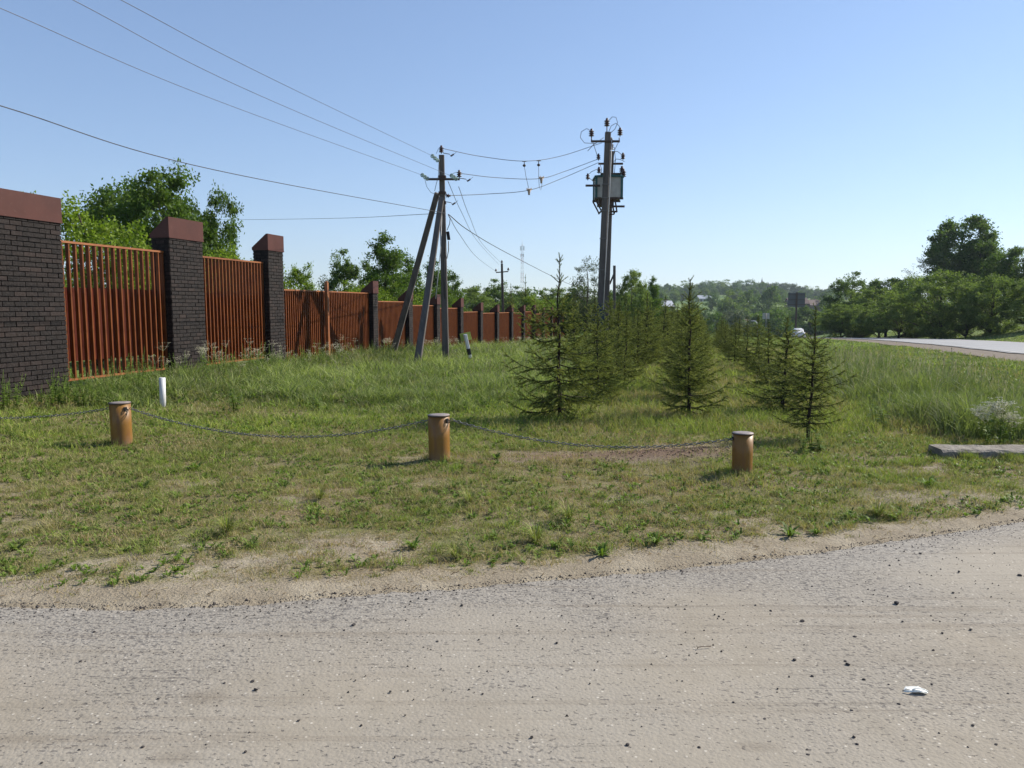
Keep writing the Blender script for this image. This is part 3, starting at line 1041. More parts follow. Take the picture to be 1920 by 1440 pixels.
# ------------------------------------------------------------------ poles and wires
def insulator(m, p_, up=(0, 0, 1), s=1.0, n=3, mi=0):
    prof = [(.012, 0), (.012, .03)]
    z = .03
    for k in range(n):
        prof += [(.03, z), (.062, z + .005), (.058, z + .018), (.03, z + .035)]; z += .045
    prof += [(.028, z), (.03, z + .02), (.012, z + .035)]
    m.lathe([(r * s, zz * s) for r, zz in prof], p_, 12, axis=up, mi=mi)


def wire(name, pts, label, r=.008, mat='wire', cat='wire', group=None, n=24):
    """smooth curve through the points"""
    P = [Vector(p_) for p_ in pts]
    out = []
    if len(P) == 2:
        out = [P[0].lerp(P[1], k / n) for k in range(n + 1)]
    else:
        Q = [P[0] * 2 - P[1]] + P + [P[-1] * 2 - P[-2]]
        for i in range(1, len(Q) - 2):
            for k in range(n // 2):
                t_ = k / (n // 2)
                a, b, c, d = Q[i - 1], Q[i], Q[i + 1], Q[i + 2]
                out.append(.5 * ((2 * b) + (c - a) * t_ + (2 * a - 5 * b + 4 * c - d) * t_ ** 2 + (3 * b - a - 3 * c + d) * t_ ** 3))
        out.append(P[-1])
    m = MB(); m.tube(out, r, 6)
    if cat is None: return m, out
    o = m.build(name, M[mat])
    return tag(o, label, cat, group)


YA = 22.5
pa = atY(836, 690, YA); pa.z = gz(pa.x, pa.y)
ta = atY(828, 291, YA)
ea = empty('utility_pole', pa, 0, 'concrete utility pole braced by two slanting struts, standing in front of the fence', 'utility pole')
Lc = lambda v: Vector(v) - pa
m = MB(); m.beam((0, 0, -.3), Lc(ta), .20, .17, .15, .13, up=(0, 1, 0)); m.build('pole', M['concrete'], ea)
f1 = atY(731, 672, 24.3); f1.z = gz(f1.x, f1.y) - .1
f2 = atY(780, 702, 20.3); f2.z = gz(f2.x, f2.y) - .1
for ft, tpx in ((f1, (820, 362)), (f2, (828, 372))):
    m = MB(); m.beam(Lc(ft), Lc(atY(tpx[0], tpx[1], YA + .12 * (1 if ft is f1 else -1))), .19, .17, .15, .14, up=(0, 1, 0))
    m.build('strut', M['concrete'], ea)
m = MB()
m.beam(Lc(atY(800, 336, YA - .1)), Lc(atY(862, 336, YA - .1)), .06, .06); m.build('crossarm', M['steel_dark'], ea)
m = MB()
for zpx in (332, 362, 380):
    c_ = Lc(atY(829.5, zpx, YA)); m.box(c_, (.21, .19, .07), tint=.5)
m.box(Lc(atY(828, 389, YA - .1)), (.13, .10, .17))
m.build('clamp', M['steel_dark'], ea)
for px, py in ((827.5, 288), (861, 334)):
    m = MB(); insulator(m, Lc(atY(px, py, YA - .1)), s=1.15, n=3); m.build('brown_insulator', M['ceramic'], ea)
m = MB(); insulator(m, Lc(atY(835, 367, YA - .1)), (1, 0, 0), 1.0, 2); m.build('brown_insulator', M['ceramic'], ea)
for (x0, y0, x1, y1) in ((809, 291, 823, 303), (790, 327, 804, 337), (845, 328, 858, 337)):
    m = MB(); a = Lc(atY(x0, y0, YA - .5)); b = Lc(atY(x1, y1, YA - .1))
    dv = (b - a).normalized()
    for k in range(3):
        m.lathe([(.015, 0), (.055, .01), (.062, .03), (.035, .05), (.015, .065)], a.lerp(b, (k + .2) / 3), 14, axis=dv)
    m.tube([a, b], .012, 6)
    m.build('glass_insulator', M['glass'], ea)
# arrester horns
for (x0, y0) in ((831, 287), (862, 334), (834, 378)):
    m = MB(); m.tube([Lc(atY(x0, y0, YA - .12)), Lc(atY(x0 + 12, y0 + 2, YA - .15))], .010, 6)
    m.tube([Lc(atY(x0 + 14, y0 + 6, YA - .15)), Lc(atY(x0 + 20, y0 + 2, YA - .15))], .022, 6)
    m.tube([Lc(atY(x0 + 12, y0 + 2, YA - .15)), Lc(atY(x0 + 14, y0 + 6, YA - .15))], .005, 6)
    m.tube([Lc(atY(x0 + 20, y0 + 2, YA - .15)), Lc(atY(x0 + 25, y0 - 2, YA - .15))], .005, 6)
    m.build('arrester_horn', M['steel_dark'], ea)
# cable box and its loops on the right side
m = MB(); m.box(Lc(atY(840.5, 442, YA - .05)), (.09, .09, .24), Matrix.Rotation(R(-8), 3, 'Y'), bev=.01); m.build('cable_box', M['black'], ea)
m = MB()
m.tube([Lc(atY(*q_, YA - .1)) for q_ in ((840, 402), (844, 410), (843, 420), (838, 432))], .010, 6)
m.tube([Lc(atY(*q_, YA - .1)) for q_ in ((841, 452), (841, 470), (838, 485), (834, 476), (835, 465), (833, 500), (834, 560))], .013, 6)
m.build('cable_loop', M['cable'], ea)
m = MB(); m.tube([Lc(atY(828.5, 396, YA - .14)), Lc(atY(826, 470, YA - .16)), Lc(atY(817, 560, YA - .6))], .012, 6); m.build('earth_conductor', M['conduit'], ea)
m = MB()
m.tube([Lc(atY(*q_, YA - .2)) for q_ in ((818, 288), (822, 279), (828, 277))], .006, 6)
m.tube([Lc(atY(*q_, YA - .2)) for q_ in ((795, 330), (800, 350), (808, 361), (822, 366))], .006, 6)
m.tube([Lc(atY(*q_, YA - .2)) for q_ in ((823, 302), (822, 330), (818, 345), (815, 358))], .008, 6)
m.tube([Lc(atY(*q_, YA - .2)) for q_ in ((848, 326), (855, 323), (862, 324))], .006, 6)
m.build('jumper_wire', M['cable'], ea)

GW = 'overhead wires coming in from the upper left'


def inwire(x1, y1, mid, x0, y0, lab, Y0=9.0, r=.0045, mat='wire'):
    a = atY(x1, y1, YA - .4); b = atY(x0, y0, Y0)
    # middle point on the same plan line, at the pixel height given
    mx = mid[0]
    lo, hi = 0., 1.
    for _ in range(40):
        t_ = (lo + hi) / 2; p_ = a.lerp(b, t_); u_ = 960 + F * p_.x / (p_.y * cP + (CAMH - p_.z) * sP)
        if u_ > mx: lo = t_
        else: hi = t_
    p_ = a.lerp(b, lo); c_ = atY(mid[0], mid[1], p_.y)
    ext = b + (b - c_) * .8
    ext.y = max(ext.y, .5 - 20)
    return wire('overhead_wire', [a, c_, b, ext], lab, r, mat, 'overhead wire', GW)


inwire(791, 328, (400, 186), 0, 15, 'lowest of three thin wires from the upper left, ending at the left insulator')
inwire(846, 330, (480, 176), 137, 0, 'middle of three thin wires from the upper left, passing behind the braced pole top')
inwire(810, 292, (500, 143), 227, 0, 'uppermost of three thin wires from the upper left, ending at the top glass insulator')
inwire(836, 400, (400, 318), 0, 198, 'thicker cable from the left edge sloping down to the braced pole', r=.0065, mat='cable')
wire('overhead_wire', [atY(826, 400, YA), atY(640, 409, 34), atY(430, 412, 44), atY(300, 411, 52)], 'faint nearly level wire going left from the braced pole over the trees', .008, 'wire', 'overhead wire')

YT = 28.0
wire('overhead_wire', [atY(828, 278, YA), atY(900, 293, YA + 2), atY(983, 302, 25.2), atY(1050, 293, 26.8), atY(1128, 268, YT)], 'top drooping wire between the braced pole and the transformer poles', .009, 'cable', 'overhead wire')
wire('overhead_wire', [atY(862, 325, YA), atY(930, 333, YA + 2), atY(1010, 335, 25.6), atY(1060, 321, 26.8), atY(1122, 298, YT)], 'middle drooping wire between the poles, carrying a tan device', .009, 'cable', 'overhead wire')
wire('overhead_wire', [atY(837, 367, YA), atY(910, 364, YA + 2), atY(990, 357, 25.2), atY(1050, 336, 26.6), atY(1122, 305, YT)], 'lowest drooping wire between the poles, carrying a tan device', .009, 'cable', 'overhead wire')


def drop_dev(top_, bot, lab, loop):
    a = atY(*top_, 25.3); b = atY(*bot, 25.2)
    e = empty('line_sensor', a, 0, lab, 'line sensor', 'devices hung on the wires')
    m = MB(); m.tube([(0, 0, 0), (0, 0, -.12)], .012, 6); m.lathe([(.02, -.18), (.05, -.16), (.05, -.12), (.02, -.10)], n=12)
    m.box((0, 0, -.01), (.14, .02, .02))
    m.build('hanger', M['steel_dark'], e)
    m = MB(); l_ = [Vector((0, 0, -.14))] + [Vector(atY(*q_, 25.2)) - a for q_ in loop]; m.tube(l_, .007, 6); m.build('dropper', M['cable'], e)
    m = MB(); c_ = b - a
    for k in range(14):
        an = k * 2.4
        m.tube([c_ + Vector((0, 0, -.02)), c_ + Vector((math.cos(an) * .09, math.sin(an) * .09, .03 + .03 * math.sin(k * 3.)))], [.022, .008], 5)
    m.lathe([(.03, -.16), (.035, -.1), (.06, 0), (.03, .02)], c_, 10)
    m.build('spiked_head', M['tan'], e)


drop_dev((983, 302), (992, 356), 'left of the two tan spiked devices hanging on the lowest wire', [(986, 330), (991, 352)])
drop_dev((1010, 301), (1015, 334), 'right of the two tan spiked devices hanging on the middle wire, with a wire loop', [(1010, 330), (1011, 350), (1014, 357), (1016, 348), (1016, 336)])

# down-right wires to the far pole
YF = 74.0
fpole = atY(944, 552, YF); fpole.z = gz(fpole.x, fpole.y)
ftop = atY(941, 494, YF)
ef = empty('utility_pole', fpole, 0, 'distant dark utility pole with one crossarm, seen above the trees behind the fence', 'utility pole')
m = MB(); m.beam((0, 0, 0), ftop - fpole, .30, .26, .2, .18, up=(0, 1, 0)); m.build('pole', M['steel_dark'], ef)
m = MB(); m.beam(atY(930, 511, YF) - fpole, atY(953, 509, YF) - fpole, .10, .10); m.build('crossarm', M['steel_dark'], ef)
m = MB()
for px, py in ((930, 510), (953, 508), (941, 494)): insulator(m, atY(px, py, YF) - fpole, s=2.0, n=2)
m.build('insulator', M['ceramic'], ef)
GF = 'wires running on from the braced pole towards the far pole'
wire('overhead_wire', [atY(840, 340, YA), atY(864, 395, 32), atY(895, 452, 48), atY(936, 497, YF)], 'left of two close thin wires falling to the distant pole', .009, 'wire', 'overhead wire', GF)
wire('overhead_wire', [atY(860, 350, YA), atY(880, 405, 32), atY(905, 458, 48), atY(941, 494, YF)], 'right of two close thin wires falling to the distant pole', .009, 'wire', 'overhead wire', GF)
wire('overhead_wire', [atY(842, 405, YA), atY(862, 440, 30), atY(895, 483, 46), atY(930, 509, YF)], 'lowest thin wire curving down to the distant pole', .009, 'wire', 'overhead wire', GF)
wire('overhead_wire', [atY(841, 402, YA), atY(880, 433, 26), atY(950, 474, 34), atY(1052, 526, 48), atY(1090, 540, 56)], 'thick cable sloping down to the right towards the leaning spruce tips', .014, 'cable', 'overhead wire', GF)

# transformer on two poles
tb = atY(1122, 640, YT); tb.z = gz(tb.x, tb.y)
et = empty('transformer_pole', tb, 0, 'pair of tall concrete poles carrying a grey and teal transformer cabinet above the spruces', 'transformer pole')
Lt = lambda v: Vector(v) - tb
m = MB(); m.beam((0, 0, -.2), Lt(atY(1140, 248, YT)), .235, .22, .20, .18, up=(0, 1, 0)); m.build('pole', M['concrete'], et)
m = MB(); m.beam(Lt(atY(1134, 650, YT + 1.6)), Lt(atY(1147, 284, YT + 1.6)), .22, .20, .16, .16, up=(0, 1, 0)); m.build('pole', M['concrete'], et)
# crossarms
for i, (x0, x1, y0, yy_) in enumerate(((1108, 1162, 265, YT - .1), (1122, 1168, 307, YT + 1.5), (1098, 1125, 348, YT + .3), (1126, 1168, 326, YT + 1.2), (1145, 1171, 387, YT + .4))):
    m = MB(); m.beam(Lt(atY(x0, y0, yy_)), Lt(atY(x1, y0, yy_)), .07, .07)
    if i == 0:
        for xx in (1109, 1161): m.tube([Lt(atY(xx, 265, yy_)), Lt(atY(xx, 258, yy_))], .018, 6)
        m.tube([Lt(atY(1138, 250, yy_)), Lt(atY(1138, 238, yy_))], .018, 6)
    m.build('crossarm', M['steel_dark'], et)
INS = [(1109, 258, YT - .1, 1.15), (1138, 239, YT - .1, 1.2), (1162.5, 256, YT - .1, 1.15), (1122, 301, YT + 1.4, .95), (1168, 300, YT + 1.4, 1.0), (1123, 326, YT + .9, .95), (1102, 338, YT + .3, .9), (1166, 328, YT + 1.0, 1.2), (1146, 283, YT + 1.5, 1.2), (1169, 334, YT + .6, 1.2), (1146, 270, YT + 1.5, .9)]
for px, py, yy_, s_ in INS:
    m = MB(); insulator(m, Lt(atY(px, py, yy_)), s=s_ * 1.35, n=3); m.build('insulator', M['ceramic'], et)
m = MB()
for c_ in (((1141, 227), (1148, 219), (1155, 220), (1158, 230), (1153, 242), (1143, 251)),
           ((1107, 245), (1100, 241), (1090, 247), (1088, 258), (1096, 268), (1118, 269)),
           ((1141, 248), (1146, 236), (1155, 231), (1161, 236), (1163, 241)),
           ((1110, 262), (1114, 274), (1120, 292)), ((1148, 284), (1158, 284), (1167, 291)),
           ((1103, 328), (1109, 322), (1120, 317)), ((1104, 333), (1110, 338), (1115, 343)), ((1151, 303), (1156, 298), (1163, 299), (1171, 303)),
           ((1160, 266), (1153, 280), (1149, 300)), ((1125, 306), (1128, 318), (1126, 330)), ((1152, 276), (1154, 300), (1152, 325)), ((1102, 283), (1112, 272), (1132, 258))):
    m.tube([Lt(atY(*q_, YT + .2)) for q_ in c_], .010, 6)
m.build('jumper_wire', M['cable'], et)
# cabinet
cc = Lt(atY(1139.5, 354, YT + .9))
W_, H_ = .93, .72
m = MB(); m.box(cc, (W_, .8, H_), bev=.01); m.build('cabinet', M['cabinet'], et)
m = MB()
for sx in (-1, 1):
    for sy in (-1, 1): m.box(cc + Vector((sx * (W_ / 2), sy * .4, 0)), (.08, .06, H_ + .02))
m.prism([Vector((-.53, -.46, H_ / 2)), Vector((.53, -.46, H_ / 2)), Vector((.53, -.46, H_ / 2 + .05)), Vector((0, -.46, H_ / 2 + .09)), Vector((-.53, -.46, H_ / 2 + .05))], cc, cc + Vector((0, .92, 0)))
m.build('corner_frame', M['teal'], et)
m = MB()
zb = cc.z - H_ / 2
for sy in (-.38, .38):
    m.beam((cc.x - .52, cc.y + sy, zb - .04), (cc.x + .52, cc.y + sy, zb - .04), .07, .07)
    m.beam((cc.x - .50, cc.y + sy, zb - .06), (cc.x - .26, cc.y + sy, zb - .50), .05, .05)
    m.beam((cc.x + .22, cc.y + sy, zb - .06), (cc.x + .30, cc.y + sy, zb - .52), .05, .05)
m.beam((cc.x - .28, cc.y - .38, zb - .50), (cc.x - .28, cc.y + .38, zb - .50), .05, .05)
m.beam((cc.x - .05, cc.y - .30, zb - .50), (cc.x + .32, cc.y - .30, zb - .50), .06, .06)
m.tube([(cc.x - .05, cc.y - .3, zb - .60), (cc.x + .2, cc.y - .3, zb - .60), (cc.x + .24, cc.y - .3, zb - .5)], .025, 8)
m.box((cc.x - .08, cc.y, zb - .17), (.55, .6, .2))
m.build('bracket', M['steel_dark'], et)
m = MB(); m.tube([Lt(atY(1147, 262, YT - .14)), Lt(atY(1143, 360, YT - .14)), Lt(atY(1137, 470, YT - .14)), Lt(atY(1130, 600, YT - .14))], .016, 8); m.build('conduit', M['conduit'], et)
m = MB()
for py in (346, 371, 395, 447, 506):
    u0 = 1140 - (py - 248) * .0452
    c_ = Lt(atY(u0, py, YT)); m.box(c_, (.245, .235, .022))
m.build('band', M['galv'], et)
m = MB()
bc = Lt(atY(1121, 597, YT - .25)); m.box(bc, (.46, .24, .54), bev=.015); m.box(bc + Vector((0, 0, .29)), (.50, .28, .03)); m.box(bc + Vector((0, -.125, 0)), (.40, .01, .47)); m.box(bc + Vector((.14, -.135, 0)), (.02, .02, .08))
m.box(bc + Vector((0.05, .12, .40)), (.16, .2, .25))
m.build('switch_box', M['navy'], et)
# small post behind
pb = atY(1152, 610, 38); pb.z = gz(pb.x, pb.y)
e = empty('wooden_post', pb, 0, 'thin dark post with a slanting brace just right of the transformer poles', 'post')
m = MB(); m.beam((0, 0, 0), atY(1152, 498, 38) - pb, .16, .14, .12, .12, up=(0, 1, 0)); m.build('post', M['concrete'], e)
m = MB(); m.beam(atY(1143, 533, 38) - pb, atY(1151, 514, 38) - pb, .08, .08); m.build('brace', M['steel_dark'], e)

# lattice mast far away
YL = 330
lb = atY(979, 560, YL); lb.z = -8
ltp = atY(979, 459, YL)
e = empty('lattice_mast', lb, 0, 'slim red and white lattice telecom mast far beyond the fence', 'mast')
H = ltp.z - lb.z
segs = 18
for col_, par, nm in (('white', 0, 'pale_section'), ('amberish', 1, 'red_section')):
    m = MB()
    for k in range(segs):
        if (k // 2) % 2 != par: continue
        z0, z1 = H * k / segs, H * (k + 1) / segs
        r0 = .75 - .4 * k / segs; r1 = .75 - .4 * (k + 1) / segs
        cs0 = [Vector((r0 * a, r0 * b, z0)) for a, b in ((-1, -1), (1, -1), (1, 1), (-1, 1))]
        cs1 = [Vector((r1 * a, r1 * b, z1)) for a, b in ((-1, -1), (1, -1), (1, 1), (-1, 1))]
        for i in range(4):
            m.tube([cs0[i], cs1[i]], .05, 4); m.tube([cs0[i], cs1[(i + 1) % 4]], .03, 4); m.tube([cs1[i], cs1[(i + 1) % 4]], .03, 4)
    M['amberish'] = M.get('amberish') or simple('faded_red', (.35, .12, .09, 1), None, 1, .7, 0, 0)
    m.build(nm, M[col_], e)
m = MB()
for k in range(6):
    an = k * 1.05; m.box((.8 * math.cos(an), .8 * math.sin(an), H - 1.5), (.22, .16, 1.8))
    m.box((.7 * math.cos(an + .5), .7 * math.sin(an + .5), H - 4.5), (.2, .16, 1.2))
m.tube([(0, 0, H - 1), (0, 0, H + 2)], .06, 5)
m.build('antenna_array', M['white'], e)


# ------------------------------------------------------------------ trees
def leaf_quads(C, size, r_, tint, flat=.0):
    """C (n,3) centres -> diamond leaves"""
    n = len(C)
    a = r_.normal(size=(n, 3)); a[:, 2] += flat; a /= np.linalg.norm(a, axis=1)[:, None]
    b = r_.normal(size=(n, 3)); b -= a * (a * b).sum(1)[:, None]; b /= np.linalg.norm(b, axis=1)[:, None]
    c = np.cross(a, b)
    s = (size * r_.uniform(.6, 1.3, n))[:, None]
    V = np.stack([C - b * s, C - c * s * .55 + a * s * .12, C + b * s, C + c * s * .55 + a * s * .12], 1).reshape(-1, 3)
    Q = np.arange(4 * n).reshape(-1, 4)
    return V, Q, np.repeat(tint, 4)


def make_tree(seed, H=7., rad=2.4, base=.22, nclump=60, nleaf=180, leaf=.07, clump=.55, mat='leaf', lumps=5, bark='bark', wisp=0, flat=.6, topw=.75, single=False, name='tree'):
    r_ = np.random.default_rng(seed); rr_ = random.Random(seed)
    m = MB()
    # trunk
    lean = Vector((rr_.uniform(-.05, .05) * H, rr_.uniform(-.05, .05) * H, 0))
    tr = [Vector((0, 0, -.15)) + lean * 0]
    for k in range(1, 8):
        f = k / 7
        tr.append(Vector((lean.x * f + rr_.uniform(-.02, .02) * H, lean.y * f + rr_.uniform(-.02, .02) * H, H * .86 * f)))
    tr_r = [H * .02 * (1 - .85 * k / 7) + .01 for k in range(8)]
    m.tube(tr, tr_r, 8)
    # lumpy envelope
    lump = [(Vector((rr_.gauss(0, 1), rr_.gauss(0, 1), rr_.uniform(-.6, 1.2))).normalized(), rr_.uniform(.12, .45), rr_.uniform(.3, .6)) for _ in range(lumps)]
    C = []
    zc = H * (base + (1 - base) * .48); hz = H * (1 - base) * .52
    for i in range(nclump):
        d = Vector((rr_.gauss(0, 1), rr_.gauss(0, 1), rr_.gauss(0, 1))).normalized()
        k = rr_.uniform(.35, 1) ** .55
        ex_ = 1 - .22
        for l_, a_, w_ in lump:
            ex_ += a_ * max(0, (d.dot(l_) - (1 - w_)) / w_)
        wz = 1 if d.z < 0 else topw + (1 - topw) * (1 - d.z)
        p_ = Vector((d.x * rad * k * ex_ * wz, d.y * rad * k * ex_ * wz, zc + d.z * hz * k * min(ex_, 1.15)))
        f = min(max(p_.z / (H * .86), 0), 1); 
        p_ += lean * f
        C.append(p_)
        # limb from trunk
        if i % (2 if not single else 5) == 0:
            f0 = max(.12, f * .62); q0 = tr[int(f0 * 7)]
            mid = q0.lerp(p_, .5) + Vector((0, 0, -.03 * H + rr_.uniform(0, .05) * H))
            rb = H * .0065 * (1.1 - f)
            m.tube([q0, mid, p_], [rb + .008, rb * .7 + .005, .006], 5)
    V = []; T = []
    for i, p_ in enumerate(C):
        n = int(nleaf * rr_.uniform(.5, 1.4))
        cs = clump * rr_.uniform(.6, 1.25)
        # leaves gathered along a few twigs of the clump
        nt_ = 7
        tw = r_.normal(size=(nt_, 3)); tw[:, 2] = np.abs(tw[:, 2]) * .7 - .1; tw /= np.linalg.norm(tw, axis=1)[:, None]
        which = r_.integers(0, nt_, n); f = r_.uniform(.1, 1, n) ** .7
        q_ = np.array(p_) + tw[which] * (f * cs)[:, None] + r_.normal(size=(n, 3)) * cs * (.20 - .08 * wisp)
        V.append(q_)
        T.append(np.clip(r_.normal(rr_.uniform(.35, .65), .17, n), 0, 1))
        if not single:
            for k in range(0, nt_, 2):
                m.tube([p_, p_ + Vector(tw[k]) * cs * .9], [.008, .003], 3)
    V = np.concatenate(V); T = np.concatenate(T)
    LV, LQ, LT = leaf_quads(V, leaf, r_, T, flat)
    if single:
        me0 = m.mesh('t')
        tv = np.array(m.v); off = len(tv)
        tq = [f for f in m.f if len(f) == 4]
        allv = np.concatenate([tv, LV]); allq = np.concatenate([np.array(tq), LQ + off])
        mi = np.concatenate([np.ones(len(tq)), np.zeros(len(LQ))])
        me = np_mesh(name, allv, quads=allq, attrs={'tint': np.concatenate([np.full(off, .5), LT])}, mat_idx=mi)
        o = link_mesh(name, me, [M[mat], M[bark]])
        return o
    e = empty(name, (0, 0, 0))
    m.build('trunk', M[bark], e)
    me = np_mesh('crown', LV, quads=LQ, attrs={'tint': LT})
    link_mesh('crown', me, M[mat], e)
    return e


TR = make_tree(31, 7, 2.3, .16, 170, 170, .085, .60, 'leaf_dark', 3, topw=.98, name='roadside_tree')
TS = make_tree(32, 7, 3.6, .03, 170, 170, .085, .62, 'leaf_road', 6, topw=.95, name='roadside_tree')
used = set()


def put(proto, px, Yv, ytop, H0, label, cat='tree', group=None, rz=None, wide=1.0, sink=0, first=True, base=None):
    """place a tree so that its top is as high as the pixel row ytop at distance Yv"""
    p_ = atY(px, ytop, Yv); gzv = gz(p_.x, p_.y) - sink
    k = max((p_.z - gzv), .5) / H0
    if proto.name in used: o = copy_tree(proto)
    else: o = proto; used.add(proto.name)
    o.location = (p_.x, p_.y, gzv)
    o.rotation_euler = (0, 0, rz if rz is not None else random.uniform(0, 6.28))
    o.scale = (k * wide, k * wide, k)
    tag(o, label, cat, group)
    return o


TA = make_tree(21, 7, 2.3, .12, 95, 230, .085, .75, 'leaf', 6, name='maple_tree')
TB = make_tree(22, 7, 2.2, .08, 90, 220, .085, .70, 'leaf', 7, name='broadleaf_tree')
TC = make_tree(23, 7, 2.4, .06, 90, 230, .080, .75, 'leaf_light', 6, name='young_maple_tree')
TD = make_tree(24, 7, 3.0, .10, 120, 200, .085, .62, 'leaf_dark', 5, name='roadside_tree')
TE = make_tree(25, 7, 3.3, .16, 120, 190, .085, .62, 'leaf_road', 7, topw=.9, name='roadside_tree')
TG = make_tree(26, 7, 2.5, .15, 90, 90, .055, .80, 'leaf_grey', 6, wisp=1, name='willow_tree')
TBI = make_tree(27, 7, 1.9, .12, 95, 90, .060, .70, 'leaf_grey', 5, wisp=1, name='birch_tree')
TB2 = make_tree(28, 7, 1.7, .06, 85, 200, .08, .62, 'leaf', 8, topw=.55, name='broadleaf_tree')

# behind the fence on the left
GL = 'broadleaf trees behind the fence'
put(TC, 165, 22, 372, 6.7, 'bright yellow-green young tree just behind the first barred panel', group=GL, wide=.95)
put(TA, 318, 27, 349, 6.9, 'tallest dark green tree behind the fence, rising between the first two narrow pillars', group=GL, wide=.9)
put(TB, 400, 28, 385, 6.9, 'green tree with a ragged top just right of the tallest one behind the fence', group=GL, wide=.55)
put(TB, 362, 29, 398, 6.9, 'green crown filling in below and between the two tallest lobes', group=GL, wide=.7)
put(TA, 225, 29, 378, 6.9, 'dark tree filling the gap between the yellow-green tree and the tallest tree', group=GL, wide=.85)
put(TC, 450, 25, 455, 6.9, 'low light green tree behind the second barred panel', group=GL, wide=1.1)
put(TC, 560, 27, 486, 6.9, 'thin light green sapling right of the tall stepped pillar', group=GL, wide=.62)
put(TC, 5, 24, 345, 6.9, 'light green treetop peeping over the wide first pillar at the left edge', group=GL, wide=.6)
put(TC, 300, 22, 470, 6.9, 'low bright bush showing through the bars of the first panel', group=GL, wide=1.5)
put(TC, 395, 23, 480, 6.9, 'low bright bush showing through the bars of the second panel', group=GL, wide=1.4)
put(TD, 648, 38, 484, 6.9, 'dark rounded tree left of the pointed one above the orange post', group=GL, wide=.75)
put(TB2, 712, 36, 455, 6.9, 'pointed green tree left of the struts, tallest of the middle group', group=GL, wide=1.0)
put(TB, 765, 40, 492, 6.9, 'green tree seen between the two slanting struts', group=GL, wide=.95)
put(TB2, 806, 42, 497, 6.9, 'narrow green tree just left of the braced pole', group=GL, wide=.8)
put(TB, 845, 46, 520, 6.9, 'green tree just right of the braced pole', group=GL, wide=.85)
put(TC, 1008, 66, 548, 6.9, 'small bright green tree behind the far end of the fence', group=GL, wide=1.1)
put(TD, 925, 85, 533, 6.9, 'dark green tree at the foot of the distant pole', group=GL, wide=1.2)
put(TE, 885, 78, 546, 6.9, 'low spreading tree left of the distant pole', group=GL, wide=1.3)
put(TD, 968, 90, 545, 6.9, 'dark tree below the lattice mast', group=GL, wide=1.3)
put(TE, 1040, 95, 546, 6.9, 'dark tree behind the top of the nearest left-row spruce', group=GL, wide=1.2)
put(TC, 680, 34, 520, 6.9, 'low green bush above the fence left of the first short pillar', group=GL, wide=1.3)
put(TC, 745, 36, 527, 6.9, 'low green bush above the fence between the struts', group=GL, wide=1.2)
put(TC, 848, 36, 556, 6.9, 'leafy sapling leaning over the fence right of the braced pole', group=GL, wide=.6)
# birch and others right of it
put(TBI, 1100, 52, 489, 6.9, 'wispy grey-green birch behind the nearest left-row spruce', group='trees beyond the spruce rows', wide=.78)
put(TB, 1075, 60, 545, 6.9, 'dark bushy tree at the foot of the wispy birch', group='trees beyond the spruce rows', wide=1.3)
put(TE, 1188, 58, 516, 6.9, 'rounded dark tree just right of the transformer poles', group='trees beyond the spruce rows', wide=.66)
put(TB2, 1222, 64, 528, 6.9, 'slender tree right of the rounded dark tree', group='trees beyond the spruce rows', wide=.6)
put(TB, 1135, 66, 552, 6.9, 'dark low tree behind the blue switch box', group='trees beyond the spruce rows', wide=1.2)
put(TD, 1205, 74, 556, 6.9, 'low dark bush behind the spruce rows', group='trees beyond the spruce rows', wide=1.6)

# along the main road, right
GR = 'trees on the bank behind the main road'
RS = [(TD, 1600, 92, 521, 1.0, 'dark rounded tree at the far left end of the roadside trees'),
      (TR, 1665, 84, 524, 1.2, 'dark tree second from the far end of the roadside trees'),
      (TE, 1632, 80, 548, 1.3, 'low tree in front of the dark pair at the far end'),
      (TS, 1715, 72, 520, .95, 'mid-green tree beside the spreading roadside tree'),
      (TG, 1748, 84, 488, 1.1, 'pale wispy tree behind the spreading roadside tree'),
      (TS, 1770, 62, 510, 1.15, 'wide spreading roadside tree with several dark trunks'),
      (TR, 1812, 86, 409, .95, 'tallest roadside tree, dark round crown above the rest'),
      (TR, 1838, 84, 455, .8, 'dark tree joined to the tallest roadside crown'),
      (TS, 1868, 58, 518, .95, 'spreading tree with a broken trunk near the right edge'),
      (TB, 1868, 80, 486, 1.0, 'green tree between the tallest roadside tree and the right edge'),
      (TR, 1915, 80, 466, .9, 'dark tall tree cut by the right edge'),
      (TE, 1935, 56, 530, 1.2, 'low tree cut by the right edge'),
      (TE, 1580, 78, 575, 1.5, 'low pale-green bush at the far road bend'),
      (TE, 1690, 66, 558, 1.4, 'low bush under the mid-green roadside tree'),
      (TE, 1650, 72, 568, 1.4, 'low bush under the dark pair of roadside trees'),
      (TE, 1815, 60, 545, 1.2, 'low tree beneath the tallest roadside tree'),
      (TS, 1612, 76, 572, 1.3, 'low bush at the foot of the far dark rounded tree'),
      (TS, 1745, 74, 560, 1.3, 'low bush behind the trunks of the spreading roadside tree')]
for pr, px, Yv, yt, wd, lab in RS: put(pr, px, Yv, yt, 6.9, lab, group=GR, wide=wd, sink=.45)

